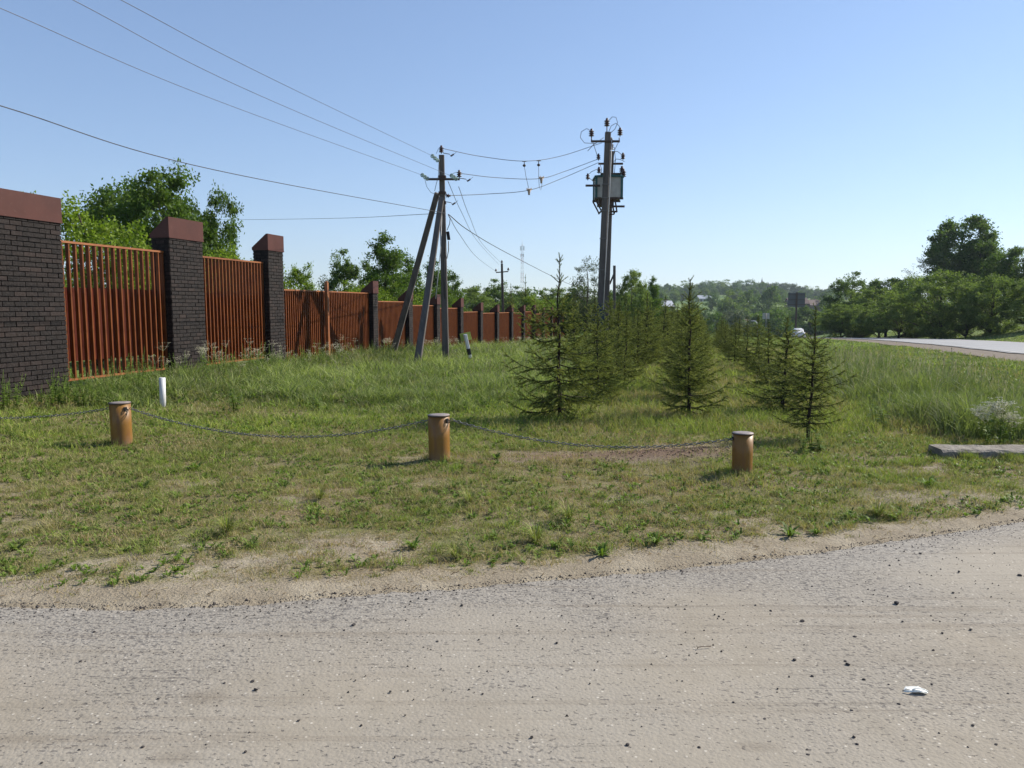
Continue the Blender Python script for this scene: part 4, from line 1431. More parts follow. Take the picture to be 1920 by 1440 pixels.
# far hillside: single-mesh trees
FA = [make_tree(40 + i, 10, 4.0 + .5 * i, .0, 60, 75, .30, 1.5, ['leaf_dark', 'leaf_road', 'leaf', 'leaf_grey'][i], 5, single=True, name='hillside_tree') for i in range(4)]
MASS = [  # px range, y range, top offset, count, distance, size
    (1180, 1560, 545, 553, 60, 640, 9, 'tree in the wood along the hill skyline', 'trees of the hilltop wood'),
    (1200, 1640, 556, 585, 56, 480, 7, 'bushy tree scattered over the far village hillside', 'trees on the village hillside'),
    (1200, 1640, 585, 600, 46, 300, 7, 'rounded tree in the valley below the village', 'trees in the valley'),
]
rt = random.Random(5)


def farput(px, Yv, h_, lab, grp, i=None, wide=1.0):
    p_ = atY(px, 575, Yv)
    o0 = FA[rt.randrange(4) if i is None else i]
    if o0.name in used: o = o0.copy(); COL.objects.link(o)
    else: o = o0; used.add(o0.name)
    o.location = (p_.x, Yv, float(g(p_.x, Yv)) - .4)
    k = h_ / 9.8
    o.scale = (k * wide, k * wide, k); o.rotation_euler = (0, 0, rt.uniform(0, 6.28))
    tag(o, lab, 'tree', grp)


for k in range(75):
    px = 1190 + (1560 - 1190) * (k + rt.uniform(0, .8)) / 75
    farput(px, rt.uniform(690, 800), rt.uniform(8.5, 13.5) * (.78 if px > 1500 else 1), 'dark tree of the wood on the far hill skyline', 'trees of the hilltop wood', wide=rt.uniform(.9, 1.2))
for k in range(40):
    px = 1560 + 70 * rt.random() if k % 4 == 0 else 1180 + 400 * rt.random()
    farput(px, rt.uniform(600, 720), rt.uniform(5, 9), 'low tree on the slope below the hilltop wood', 'trees below the hilltop wood', wide=1.2)
for k in range(44):
    px = rt.uniform(1190, 1640)
    farput(px, rt.uniform(395, 590), rt.uniform(5, 9), 'bushy tree among the far village houses', 'trees among the village houses', wide=1.15)
for k in range(48):
    px = rt.uniform(1180, 1660)
    farput(px, rt.uniform(185, 330), rt.uniform(5, 8.5), 'rounded tree in the valley below the village', 'trees in the valley', wide=1.2)
for k in range(26):
    px = rt.uniform(820, 1190)
    farput(px, rt.uniform(180, 300), rt.uniform(10, 14), 'dark tree of the low wood beyond the fence end', 'trees of the low wood beyond the fence', wide=1.3)
for px, Yv, h_, i in ((1365, 300, 13, 1), (1395, 340, 12, 0), (1370, 200, 8.6, 3), (1420, 210, 7.5, 0), (1468, 230, 8, 1), (1345, 180, 6.5, 2), (1440, 330, 14, 0), (1300, 270, 8, 1), (1535, 200, 7, 3), (1570, 150, 6, 1)):
    farput(px, Yv, h_, 'large rounded tree standing out in the valley', 'large trees in the valley', i)


# ------------------------------------------------------------------ spruces
def make_spruce(seed, H=2.2, rad=.8, whorls=11, step=.011, nw=.0045, nl=.017, per=5, leader=.35, bare_low=.1, droop=.25, gap=0., dens=1.0, extra=.35):
    r_ = np.random.default_rng(seed); rr_ = random.Random(seed)
    m = MB(); NV = []; NT_ = []
    trunk = [Vector((0, 0, -.1))] + [Vector((rr_.uniform(-.012, .012) * H, rr_.uniform(-.012, .012) * H, H * k / 8)) for k in range(1, 8)] + [Vector((0.0, 0, H))]
    m.tube(trunk, [max(.004, H * .0125 * (1 - k / 8) + .003) for k in range(9)], 8)

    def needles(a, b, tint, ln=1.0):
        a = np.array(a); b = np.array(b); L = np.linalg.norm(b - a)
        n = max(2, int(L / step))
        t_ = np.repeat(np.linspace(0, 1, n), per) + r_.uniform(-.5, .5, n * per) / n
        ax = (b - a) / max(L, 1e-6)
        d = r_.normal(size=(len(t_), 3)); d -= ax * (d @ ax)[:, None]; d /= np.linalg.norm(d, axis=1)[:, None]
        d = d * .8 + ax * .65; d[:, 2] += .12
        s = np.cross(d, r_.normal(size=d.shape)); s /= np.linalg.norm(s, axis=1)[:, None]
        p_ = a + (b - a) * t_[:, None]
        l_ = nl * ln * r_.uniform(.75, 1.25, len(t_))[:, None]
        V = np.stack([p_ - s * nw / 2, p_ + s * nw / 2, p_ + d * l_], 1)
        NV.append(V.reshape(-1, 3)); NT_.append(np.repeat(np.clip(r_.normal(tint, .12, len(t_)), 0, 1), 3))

    def branch(z, ang, L, rise, main=True):
        f = z / H
        d = Vector((math.cos(ang), math.sin(ang), 0))
        pts = []
        N = max(3, int(L / .09) + 2)
        bend = droop * rr_.uniform(.6, 1.4)
        sw = rr_.uniform(-.25, .25)
        for k in range(N):
            t_ = k / (N - 1)
            zz_ = z + rise * L * t_ - bend * L * (math.sin(t_ * 2.4)) * .55 + .16 * L * t_ ** 3
            off = Vector((-d.y, d.x, 0)) * sw * L * t_ ** 2 * .4
            pts.append(Vector((0, 0, 0)) + d * L * t_ + off + Vector((0, 0, zz_)))
        rb = .0035 + .006 * L
        m.tube(pts, [rb * (1 - .75 * k / (N - 1)) for k in range(N)], 5)
        for k in range(1, N):
            t_ = k / (N - 1)
            new = .85 if t_ > .8 else .45
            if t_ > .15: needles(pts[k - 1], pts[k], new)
            # side shoots
            ax = (pts[k] - pts[k - 1]).normalized()
            side0 = ax.cross(Vector((0, 0, 1))).normalized()
            ns = (2 if rr_.random() < extra else 1) if main else 1
            for sgn in (-1, 1):
                for rep in range(ns):
                    if rr_.random() > .92 * dens or t_ < .12: continue
                    sl_ = L * (.42 * (1 - t_) + .10) * rr_.uniform(.6, 1.15)
                    sl_ = min(max(sl_, .05), .34)
                    s0 = pts[k - 1].lerp(pts[k], rr_.random())
                    dd_ = (ax * rr_.uniform(.6, 1.0) + side0 * sgn * rr_.uniform(.5, 1.0) + Vector((0, 0, rr_.uniform(-.6, .05)))).normalized()
                    s1 = s0 + dd_ * sl_ * .55; s2 = s1 + (dd_ + Vector((0, 0, rr_.uniform(-.15, .1)))).normalized() * sl_ * .45
                    m.tube([s0, s1, s2], [.003, .0025, .0015], 3)
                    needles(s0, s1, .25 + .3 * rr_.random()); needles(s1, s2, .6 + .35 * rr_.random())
                    if sl_ > .13:
                        for q_ in range(int(1 + sl_ / .09)):
                            tt = rr_.uniform(.25, .9); c0 = s0.lerp(s2, tt)
                            dd2 = (dd_ + side0 * rr_.uniform(-.9, .9) + Vector((0, 0, rr_.uniform(-.3, .15)))).normalized()
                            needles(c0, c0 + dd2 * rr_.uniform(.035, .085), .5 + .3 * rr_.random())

    z = bare_low * H; k = 0
    top = H * (1 - leader)
    while z < top:
        f = (z - bare_low * H) / (H * (1 - bare_low))
        L = rad * (1 - f) ** .85 * rr_.uniform(.85, 1.1)
        n = rr_.choice((5, 6, 7))
        a0 = rr_.uniform(0, 6.28)
        for j in range(n):
            if rr_.random() < gap: continue
            branch(z + rr_.uniform(-.02, .02) * H, a0 + 6.28 * j / n + rr_.uniform(-.25, .25), L * rr_.uniform(.5, 1.2), .12 + .55 * f)
        for j in range(rr_.choice((2, 3, 4))):
            branch(z + rr_.uniform(.3, .8) * H / whorls, rr_.uniform(0, 6.28), L * rr_.uniform(.3, .6), .2 + .5 * f, False)
        z += H * (1 - leader) / whorls * rr_.uniform(.9, 1.1)
    # small whorl and leader
    for zz_, L, n in ((H * (1 - leader), rad * .3, 5), (H * (1 - leader * .48), rad * .13, 5), (H * .965, rad * .055, 4)):
        for j in range(n):
            an = 6.28 * j / n + rr_.uniform(-.3, .3)
            a = Vector((0, 0, zz_)); b = a + Vector((math.cos(an), math.sin(an), .75)).normalized() * L * rr_.uniform(.8, 1.2)
            m.tube([a, b], [.004, .002], 4); needles(a, b, .6, .9)
    for q_ in range(int(16 * leader / .3)):
        zz_ = H * (1 - leader) + H * leader * (q_ + .5) / int(16 * leader / .3)
        an = q_ * 2.4; a = Vector((0, 0, zz_)); b = a + Vector((math.cos(an) * .6, math.sin(an) * .6, 1)).normalized() * (.045 + .045 * rr_.random()) * H / 2
        m.tube([a, b], [.003, .002], 4); needles(a, b, .45, 1.15)
    nseg = 6
    for k in range(nseg):
        a = H * (1 - leader) + H * leader * k / nseg; b = H * (1 - leader) + H * leader * (k + 1) / nseg
        needles((0, 0, a), (0, 0, b), .4, .9)
    V = np.concatenate(NV); T_ = np.concatenate(NT_)
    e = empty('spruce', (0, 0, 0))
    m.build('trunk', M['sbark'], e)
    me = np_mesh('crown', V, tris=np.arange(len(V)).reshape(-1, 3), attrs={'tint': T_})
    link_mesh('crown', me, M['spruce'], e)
    return e


ORD = ['nearest', 'second', 'third', 'fourth', 'fifth', 'sixth', 'seventh', 'eighth', 'ninth', 'tenth', 'eleventh', 'twelfth', 'thirteenth', 'fourteenth', 'fifteenth', 'sixteenth', 'seventeenth', 'eighteenth']


def place_spruce(e, x, y, s, lab, rz=None, wide=1.0, tilt=0):
    e.location = (x, y, gz(x, y)); e.scale = (s * wide, s * wide, s)
    e.rotation_euler = (R(random.uniform(-1.5, 1.5)), R(tilt + random.uniform(-1, 1)), rz if rz is not None else random.uniform(0, 6.28))
    tag(e, lab, 'spruce tree', 'young spruces planted in three rows')


s1 = make_spruce(101, 2.30, 1.10, 8, gap=.24, leader=.33, droop=.36, bare_low=.08, per=9, dens=.95, nl=.015, nw=.0062, extra=.3)
p_ = at(1048, 787); place_spruce(s1, p_.x, p_.y, 1.0, 'nearest spruce of the left row, open sparse crown with a long bare leader', 1.0)
s2 = make_spruce(102, 1.98, .62, 12, gap=.0, leader=.15, droop=.15, bare_low=.07, per=8, step=.0095, nl=.014, nw=.0062, extra=.5)
p_ = at(1291, 783); place_spruce(s2, p_.x, p_.y, 1.0, 'nearest spruce of the middle row, dense dark narrow cone', 2.0)
s3 = make_spruce(105, 1.58, .56, 12, gap=.06, leader=.28, droop=.15, bare_low=.14, per=7, dens=1.0, nl=.013, nw=.0058, extra=.5)
p_ = at(1516, 830); place_spruce(s3, p_.x, p_.y, 1.0, 'nearest spruce of the right row, small thin tree beside the right-hand bollard', 3.0)

VAR = [make_spruce(110 + i, 2.0, [.72, .62, .8, .66][i], [11, 12, 10, 12][i], step=.016, nw=.0095, nl=.018, per=6, gap=[.03, .16, .08, .2][i], leader=[.2, .14, .26, .18][i], bare_low=.04, droop=.25) for i in range(4)]
vu = [False] * 4


def var(i):
    if vu[i]: return copy_tree(VAR[i])
    vu[i] = True
    return VAR[i]


rs = random.Random(9)
for nm, fn, y0, dy, n, hh, side in (('left', L_ROW, 13.0, 1.75, 17, 1.75, 0), ('middle', M_ROW, 13.0, 1.85, 17, 1.62, 0), ('right', R_ROW, 11.6, 1.7, 16, 1.34, 0)):
    for k in range(n):
        y = y0 + dy * k + rs.uniform(-.25, .25) + .035 * dy * k * k * .3
        x = fn(y) + rs.uniform(-.25, .25) + (.25 if nm == 'left' and k == 0 else 0)
        h_ = hh * rs.uniform(.82, 1.12)
        if nm == 'left': h_ *= 1.0 + .015 * k
        if nm == 'middle' and k == 0: h_ = 1.72
        if nm == 'left' and k < 3: h_ = (1.50, 1.34, 1.5)[k]
        if nm == 'right' and k % 5 == 3: h_ *= .8
        place_spruce(var(rs.randrange(4)), x, y, h_ / 2.0, '%s spruce from the camera in the %s row of young spruces' % (ORD[k + 1], nm), wide=rs.uniform(.9, 1.1) * (1.25 if nm == 'left' else 1.35 if nm == 'right' else 1.2))
# second file of spruces left of the left row, farther back
for k in range(9):
    y = 21 + 2.6 * k; x = L_ROW(y) - 1.9 + rs.uniform(-.5, .5)
    place_spruce(var(rs.randrange(4)), x, y, rs.uniform(.9, 1.15), '%s spruce of the extra file beside the far part of the left row' % ORD[k])
# spires behind the fence
for px, Yv, yt, lab in ((960, 70, 533, 'left of two tall thin spruces behind the fence below the mast'), (985, 66, 517, 'right, taller of two thin spruces behind the fence below the mast'), (856, 80, 518, 'faint spruce top far behind the fence right of the braced pole'), (1128, 45, 560, 'spruce standing just behind the blue switch box')):
    p_ = atY(px, yt, Yv); e = var(rs.randrange(4)); gz_ = gz(p_.x, p_.y); k = (p_.z - gz_) / 2.0
    place_spruce(e, p_.x, Yv, k, lab, wide=.6); e['group'] = 'single spruces farther off'

# ------------------------------------------------------------------ village, church, billboard, car, signs
def house(px, pyb, Yv, w_, d_, hw, hr, wall, roof, lab, rz=0, z=None):
    p_ = atY(px, 575, Yv); zg = float(g(p_.x, Yv)) if z is None else z
    pz = atY(px, pyb, Yv).z
    e = empty('house', (p_.x, Yv, pz), rz, lab, 'house', 'village houses on the far hillside')
    m = MB(); m.box((0, 0, hw / 2 - 2.5), (w_, d_, hw + 5))
    m.prism([Vector((-w_ / 2, -d_ / 2, hw)), Vector((-w_ / 2, d_ / 2, hw)), Vector((-w_ / 2, 0, hw + hr * .95))], (0, 0, 0), (w_, 0, 0))
    m.build('wall', M[wall], e)
    m = MB()
    for s_ in (-1, 1):
        m.prism([Vector((-w_ / 2 - .5, s_ * (d_ / 2 + .5), hw - .3)), Vector((-w_ / 2 - .5, 0, hw + hr)), Vector((-w_ / 2 - .5, 0, hw + hr + .2)), Vector((-w_ / 2 - .5, s_ * (d_ / 2 + .5), hw - .1))], (0, 0, 0), (w_ + 1, 0, 0))
    rf = m.build('roof', M[roof], e)
    m = MB(); m.box((w_ * .2, d_ * .12, hw + hr), (.7, .7, 1.6)); m.build('chimney', M['wall_brown'], rf)
    for k in range(3):
        m = MB(); m.box((-w_ * .3 + k * w_ * .3, -d_ / 2 - .03, hw * .5), (1.1, .08, 1.3)); wf = m.build('window', M['window'], e)
    m = MB(); m.box((w_ * .42, -d_ / 2 - .03, 1.05), (1.0, .08, 2.1)); m.build('door', M['wall_dark'], e)


house(1247, 584, 330, 5, 6, 2.2, 2.2, 'wall_dark', 'roof_pale', 'small dark house with a pale roof at the left end of the village', .2)
house(1319, 567, 520, 8, 6, 2.6, 2.0, 'wall_pale', 'roof_pale', 'pale house half hidden behind the nearest middle-row spruce tip', 0)
house(1395, 582, 430, 8, 8, 2.6, 3.0, 'wall_dark', 'roof_pale', 'dark timber house with a long pale metal roof in the middle of the village', .1)
house(1372, 584, 400, 3, 3, 1.2, .8, 'wall_pale', 'roof_pale', 'tiny pale shed left of the long-roofed house', 0)
house(1493, 585, 380, 9, 8, 4.2, 2.5, 'wall_dark', 'roof_brown', 'large dark house directly behind the billboard', 0)
house(1524, 583, 400, 8, 7, 3.0, 2.6, 'wall_brown', 'roof_brown', 'brown-roofed house just right of the billboard', .3)
house(1545, 582, 410, 5, 6, 2.4, 2.0, 'wall_brown', 'roof_brown', 'smaller brown-roofed house farthest right in the village', -.2)
house(1400, 613, 260, 3.0, 4, .8, 1.6, 'wall_brown', 'roof_brown', 'low brown roof among bushes in the valley', .5)
house(1415, 615, 265, 3.0, 4, 1.4, 1.0, 'roof_pale', 'roof_pale', 'blue-grey shed beside the low brown roof in the valley', .1)
# church
cb = atY(1428, 548, 820)
e = empty('church', (cb.x, 820, cb.z), 0, 'church with a tall pointed spire and a small turret above the hilltop wood', 'church')
m = MB(); m.box((0, 0, -1), (5, 5, 14)); m.build('tower', M['wall_pale'], e)
m = MB(); m.lathe([(3.4, 6), (1.8, 8), (.9, 11), (.25, 14), (.02, 16)], n=8, smooth=False); m.build('spire', M['roof_brown'], e)
m = MB(); m.box((-7.5, 0, -1), (3, 3, 11)); m.lathe([(1.6, 4.5), (1.8, 5.8), (.6, 7.5), (.4, 8.5), (.8, 9.2), (.1, 11.5)], (-7.5, 0, 0), 10); m.build('turret', M['roof_brown'], e)
m = MB(); m.box((-3.5, 2, -2), (10, 8, 8)); m.build('nave', M['wall_pale'], e)
# billboard, seen from behind
YB = 120
bb = atY(1491, 612, YB); zb_ = float(g(bb.x, YB))
e = empty('billboard', (bb.x, YB, zb_), R(8), 'dark grey back of a roadside billboard on a single post', 'billboard')
a = atY(1476, 549, YB).z - zb_; b = atY(1476, 575, YB).z - zb_
m = MB(); m.box((.05, 0, (a + b) / 2), (2.75, .14, a - b)); m.build('panel', M['billboard'], e)
m = MB(); m.beam((0, -.16, -.5), (0, -.16, a + .08), .24, .18, up=(0, 1, 0)); m.build('post', M['steel_dark'], e)
m = MB()
for zz_ in (.15, .5, .85): m.box((.05, -.09, b + (a - b) * zz_), (2.7, .05, .07))
m.build('rail', M['steel_dark'], e)
p_ = atY(1436, 600, 105); zg = float(g(p_.x, 105))
e = empty('road_sign', (p_.x, 105, zg), 0, 'plain grey back of a small rectangular road sign among the valley trees', 'road sign')
zt_ = atY(1436, 587, 105).z - zg
m = MB(); m.box((0, 0, zt_ - .4), (.95, .03, .8), bev=.01); m.build('panel', M['cabinet'], e)
m = MB(); m.tube([(0, -.05, 0), (0, -.05, zt_)], .04, 8); m.build('post', M['galv'], e)
p_ = atY(1418, 615, 140); zg = float(g(p_.x, 140))
e = empty('street_lamp', (p_.x, 140, zg), 0, 'pale street lamp with a curved arm down in the valley', 'street lamp')
zt_ = atY(1414, 602, 140).z - zg
m = MB(); m.tube([(.25, 0, 0), (.25, 0, zt_ - .9), (.1, 0, zt_ - .3), (-.25, 0, zt_), (-.6, 0, zt_ + .05)], .07, 8); m.build('post', M['white'], e)
m = MB(); m.box((-.75, 0, zt_ + .03), (.5, .2, .1), bev=.03); m.build('lamp_head', M['white'], e)


# car
def car():
    Yc = 110
    xq = R0 + RT * Yc + 3.7
    p_ = atY(1497, 612, Yc)
    e = empty('car', (p_.x, Yc, float(g(R0 + RT * Yc + 3.5, Yc)) + .06), math.atan(-RT) + math.pi, 'small white car on the main road just beyond the crest', 'car')
    prof = [(-.86, .28), (-.88, .62), (-.84, .86), (-.66, .92), (-.56, 1.36), (-.40, 1.45), (.40, 1.45), (.56, 1.36), (.66, .92), (.84, .86), (.88, .62), (.86, .28)]
    st = [(-2.05, .80, .55), (-1.95, .92, .62), (-1.0, 1, .66), (-.45, 1, 1), (.9, 1, 1), (1.55, .98, .80), (2.0, .93, .62), (2.08, .85, .55)]
    m = MB(); vs = []
    for y, sx, sz in st:
        for x, z in prof:
            zz_ = z if z <= .92 else .92 + (z - .92) * max(0, (sz - .62) / .38)
            if z > .5 and z <= .92: zz_ = z * (1 - .12 * (1 - sz))
            vs.append((x * sx, y, zz_))
    n = len(prof); fs = []
    for i in range(len(st) - 1):
        for k in range(n):
            fs.append((i * n + k, i * n + (k + 1) % n, (i + 1) * n + (k + 1) % n, (i + 1) * n + k))
    fs += [tuple(range(n)), tuple((len(st) - 1) * n + k for k in range(n - 1, -1, -1))]
    m.add(vs, fs, smooth=True); m.build('body', M['carwhite'], e)
    m = MB()
    m.add([(-.62, -1.0, .93), (.62, -1.0, .93), (.50, -.5, 1.38), (-.50, -.5, 1.38)], [(0, 1, 2, 3)])
    m.add([(-.60, 1.62, 1.0), (.60, 1.62, 1.0), (.48, 1.0, 1.40), (-.48, 1.0, 1.40)], [(3, 2, 1, 0)])
    for v in range(8): pass
    m.build('windscreen', M['window'], e)
    for s_ in (-1, 1):
        m = MB(); m.box((s_ * .66, .25, 1.14), (.06, 1.5, .30), Matrix.Rotation(R(-13 * s_), 3, 'Y')); m.build('side_window', M['window'], e)
        m = MB(); m.box((s_ * .62, -2.0, .68), (.34, .12, .16), bev=.03); m.build('headlight', M['white'], e)
        m = MB(); m.box((s_ * .72, 2.03, .72), (.22, .1, .26), bev=.03); m.build('tail_light', M['amber'], e)
        for y in (-1.25, 1.3):
            m = MB(); m.lathe([(.2, -.1), (.31, -.1), (.31, .1), (.2, .1)], (s_ * .78, y, .31), 20, axis=(1, 0, 0)); w_ = m.build('wheel', M['black'], e)
            m = MB(); m.lathe([(.01, .0), (.19, .0), (.19, .02), (.01, .04)], (s_ * .87 - (.0 if s_ > 0 else 0), y, .31), 14, axis=(s_, 0, 0)); m.build('rim', M['galv'], w_)


car()


# ------------------------------------------------------------------ grass
def blades(P, h, wd, lean, r_, tint, mid=.5):
    """P (n,3) roots; returns V, quads, tris, tint"""
    n = len(P)
    an = r_.uniform(0, 2 * np.pi, n)
    la = r_.uniform(0, 2 * np.pi, n)
    side = np.stack([np.cos(an), np.sin(an), np.zeros(n)], 1) * (wd / 2)[:, None]
    ld = np.stack([np.cos(la), np.sin(la), np.zeros(n)], 1) * (lean * h)[:, None]
    up = np.zeros((n, 3)); up[:, 2] = h
    m_ = P + ld * .32 + up * mid
    tip = P + ld + up * (1 - .25 * np.clip(lean, 0, 1.5))[:, None]
    V = np.stack([P - side, P + side, m_ + side * .8, m_ - side * .8, tip], 1).reshape(-1, 3)
    b = (np.arange(n) * 5)[:, None]
    Q = np.concatenate([b, b + 1, b + 2, b + 3], 1); T = np.concatenate([b + 3, b + 2, b + 4], 1)
    tv = np.repeat(tint, 5)
    return V, Q, T, tv


def scatter(y0, y1, dens, r_, xm=1.0):
    A = (y1 - y0) * ((y0 + y1) / 2 * 1.62 * xm + 3)
    n = int(A * dens * 1.0)
    y = np.sqrt(r_.uniform(y0 ** 2, y1 ** 2, n))
    x = r_.uniform(-1, 1, n) * (y * .80 * xm + 1.4) + .0 * y
    return x, y


def filt(x, y):
    q_ = x - (R0 + RT * y)
    ok = (y > edgeY(x) + .02) & ~((q_ > .1) & (q_ < 9.0) & (y > 13))
    return ok


r_ = np.random.default_rng(77)
acc = {'s': [], 'm': [], 't': []}


def addto(key, x, y, h, wd, lean, tint, sink=.004):
    P = np.stack([x, y, g(x, y, True) - sink], 1)
    acc[key].append(blades(P, h, wd, lean, r_, tint))


# short verge grass: in tufts
for y0, y1, dn in ((3.2, 5, 3600), (5, 6.5, 3400), (6.5, 8.5, 2700), (8.5, 11, 1900), (11, 15, 1000), (15, 22, 520), (22, 34, 170)):
    x, y = scatter(y0, y1, dn, r_)
    k = filt(x, y); x, y = x[k], y[k]
    bb_ = bare(x, y) + (fbm(x * 7, y * 7, 3) - .5) * .9
    tl_ = tallness(x, y)
    tuft = fbm(x * 4.5 + 9, y * 4.5, 3)
    gap = sstep(.40, .56, fbm(x * 9 + 1, y * 11, 3)) * .95 + .10
    gap = gap + (1 - gap) * sstep(8.5, 12, y)
    keep = (r_.random(len(x)) < np.clip(1.25 - bb_ * 1.5, 0, 1) * gap) & (r_.random(len(x)) > tl_ * .9)
    keep |= (r_.random(len(x)) < .30 * sstep(.56, .70, fbm(x * 5 + 2, y * 9, 3))) & (bb_ > .3)
    keep |= (r_.random(len(x)) < .02)
    keep &= (y - edgeY(x) > .10 + .25 * r_.random(len(x)))
    x, y, bb_, tl_, tuft = x[keep], y[keep], bb_[keep], tl_[keep], tuft[keep]
    lush = sstep(5.8, 10.5, y + (fbm(x * .6, y * .6) - .5) * 3)
    h = (.018 + .05 * sstep(.35, .75, tuft) + .045 * lush) * r_.uniform(.5, 1.5, len(x))
    h *= 1 + .7 * (y > 9.5) * sstep(-1, 2, x)
    dist = np.hypot(x, y)
    wd = np.maximum(.0032, .00052 * dist) * r_.uniform(.7, 1.5, len(x))
    pch = fbm(x * .9 + 3, y * .9 + 31, 3)
    tint = np.clip(r_.normal(.26 + .26 * lush + (pch - .5) * 1.3 - .30 * bb_, .24), 0, 1)
    addto('s', x, y, h, wd, r_.uniform(.2, 1.3, len(x)), tint)

# separate tufts over the sand and the patchy verge
nt2 = 17000
ty_ = np.sqrt(r_.uniform(3.3 ** 2, 9.6 ** 2, nt2)); tx_ = r_.uniform(-1, 1, nt2) * (ty_ * .82 + 1.4)
dE = ty_ - edgeY(tx_)
bt = bare(tx_, ty_)
pr = np.where(bt > .45, .62, .95) * sstep(.10, .55, dE) * np.clip(.35 + 1.6 * (fbm(tx_ * 1.7 + 5, ty_ * 2.4, 3) - .28), 0, 1)
dm_ = (((tx_ - 1.75) / 1.0) ** 2 + ((ty_ - 8.2) / .42) ** 2)
pr *= np.where(dm_ < 1, .25, 1)
k = r_.random(nt2) < pr
tx_, ty_, bt = tx_[k], ty_[k], bt[k]
nb_ = r_.integers(12, 46, len(tx_)); ti = np.repeat(np.arange(len(tx_)), nb_); n = len(ti)
tr_ = r_.uniform(.015, .055, len(tx_))[ti]
dx, dy = r_.normal(0, 1, n) * tr_ * 1.3, r_.normal(0, 1, n) * tr_ * .8
hh = (r_.uniform(.012, .055, len(tx_)) + .035 * (r_.random(len(tx_)) < .15))[ti] * r_.uniform(.4, 1.3, n) * np.where(bt[ti] > .5, .7, 1.1)
tt_ = np.clip(r_.normal(.42, .24, len(tx_)) - .22 * (bt > .45), .03, .95)[ti]
addto('s', tx_[ti] + dx, ty_[ti] + dy, hh, np.full(n, .0038) * r_.uniform(.7, 1.6, n), r_.uniform(.3, 1.8, n), np.clip(tt_ + r_.normal(0, .09, n), 0, 1))

# grass standing against the slab, the bollards and the pipe
px_ = []; py_ = []
for i in range(1500):
    u_ = random.random(); px_.append(a_sl.x + (b_sl.x - a_sl.x) * u_ + random.gauss(0, .01)); py_.append(a_sl.y + (b_sl.y - a_sl.y) * u_ - abs(random.gauss(0, .06)) - .01)
for b_ in BL:
    for i in range(130):
        an_ = random.uniform(0, 6.28); rr2 = .118 + abs(random.gauss(0, .03)); px_.append(b_.x + rr2 * math.cos(an_)); py_.append(b_.y + rr2 * math.sin(an_))
for i in range(160):
    an_ = random.uniform(0, 6.28); rr2 = .05 + abs(random.gauss(0, .05)); px_.append(pp.x + rr2 * math.cos(an_)); py_.append(pp.y + rr2 * math.sin(an_))
px_, py_ = np.array(px_), np.array(py_); cl_ = sstep(.4, .6, fbm(px_ * 6, py_ * 6)); k = r_.random(len(px_)) < .25 + .75 * cl_; px_, py_, cl_ = px_[k], py_[k], cl_[k]
addto('s', px_, py_, (.035 + .075 * cl_) * r_.uniform(.5, 1.3, len(px_)), np.full(len(px_), .0045), r_.uniform(.2, 1.0, len(px_)), np.clip(r_.normal(.6, .2, len(px_)), 0, 1))

# meadow: left and far
for y0, y1, dn in ((9, 13, 2300), (13, 18, 1500), (18, 26, 760), (26, 38, 340), (38, 60, 130), (60, 100, 26)):
    x, y = scatter(y0, y1, dn, r_)
    k = filt(x, y); x, y = x[k], y[k]
    tl_ = tallness(x, y)
    lft = (x < L_ROW(y)) | (y > 34)
    keep = (r_.random(len(x)) < tl_) & lft
    x, y, tl_ = x[keep], y[keep], tl_[keep]
    fd = x - (FX0 + FT * y)
    keep = (fd > .05) | (y > 70); x, y, tl_, fd = x[keep], y[keep], tl_[keep], fd[keep]
    pch = fbm(x * .5 + 13, y * .5 + 3, 3); cl = fbm(x * 2.2, y * 2.2 + 50, 3)
    cl2 = fbm(x * 6, y * 6 + 20, 2)
    h = (.08 + .17 * sstep(.3, .7, cl) + .14 * sstep(.45, .7, cl2) + .16 * sstep(3.5, .5, fd)) * r_.uniform(.55, 1.35, len(x)) * (.45 + .55 * tl_)
    h *= np.interp(y, [10, 16, 30, 60], [.75, 1.0, 1.25, 1.3])
    q2 = x - (R0 + RT * y)
    h *= 1 - .82 * sstep(-9, -4, q2) * (x > L_ROW(y))
    dist = np.hypot(x, y)
    wd = np.maximum(.0045, .00060 * dist) * r_.uniform(.7, 1.5, len(x))
    tint = np.clip(r_.normal(.5 + (pch - .5) * 1.2 + (cl2 - .5) * 1.4, .26), 0, 1)
    addto('m', x, y, h, wd * r_.choice([1, 1, 1.6], len(x)), r_.uniform(.2, 1.5, len(x)), tint)

# tall grass: right side
for y0, y1, dn in ((7.5, 10.5, 2300), (10.5, 15, 1500), (15, 22, 800), (22, 36, 360)):
    x, y = scatter(y0, y1, dn, r_)
    k = filt(x, y) & (x > L_ROW(y)); x, y = x[k], y[k]
    tl_ = tallness(x, y)
    keep = (r_.random(len(x)) < tl_)
    x, y, tl_ = x[keep], y[keep], tl_[keep]
    q_ = x - (R0 + RT * y)
    cl = fbm(x * 1.6, y * 1.6 + 50, 3)
    cl2 = fbm(x * 6, y * 6 + 20, 2)
    h = (.10 + .30 * sstep(.36, .62, cl) + .22 * sstep(.42, .66, cl2)) * r_.uniform(.45, 1.3, len(x)) * (.4 + .6 * tl_) * (1 - .80 * sstep(-6.5, -2.6, q_)) * np.interp(y, [8, 12, 20, 30], [.85, 1, .75, .6])
    h = np.where(q_ > 9, .22 * r_.uniform(.5, 1.3, len(x)), h)
    dist = np.hypot(x, y)
    wd = np.maximum(.0048, .00060 * dist) * r_.uniform(.7, 1.5, len(x))
    pch = fbm(x * .6 + 13, y * .6 + 3, 3)
    tint = np.clip(r_.normal(.48 + (pch - .5) * 1.2 + (cl2 - .5) * 1.6, .26), 0, 1)
    addto('t', x, y, h, wd * r_.choice([1, 1, 1.6], len(x)), r_.uniform(.15, 1.1, len(x)), tint)

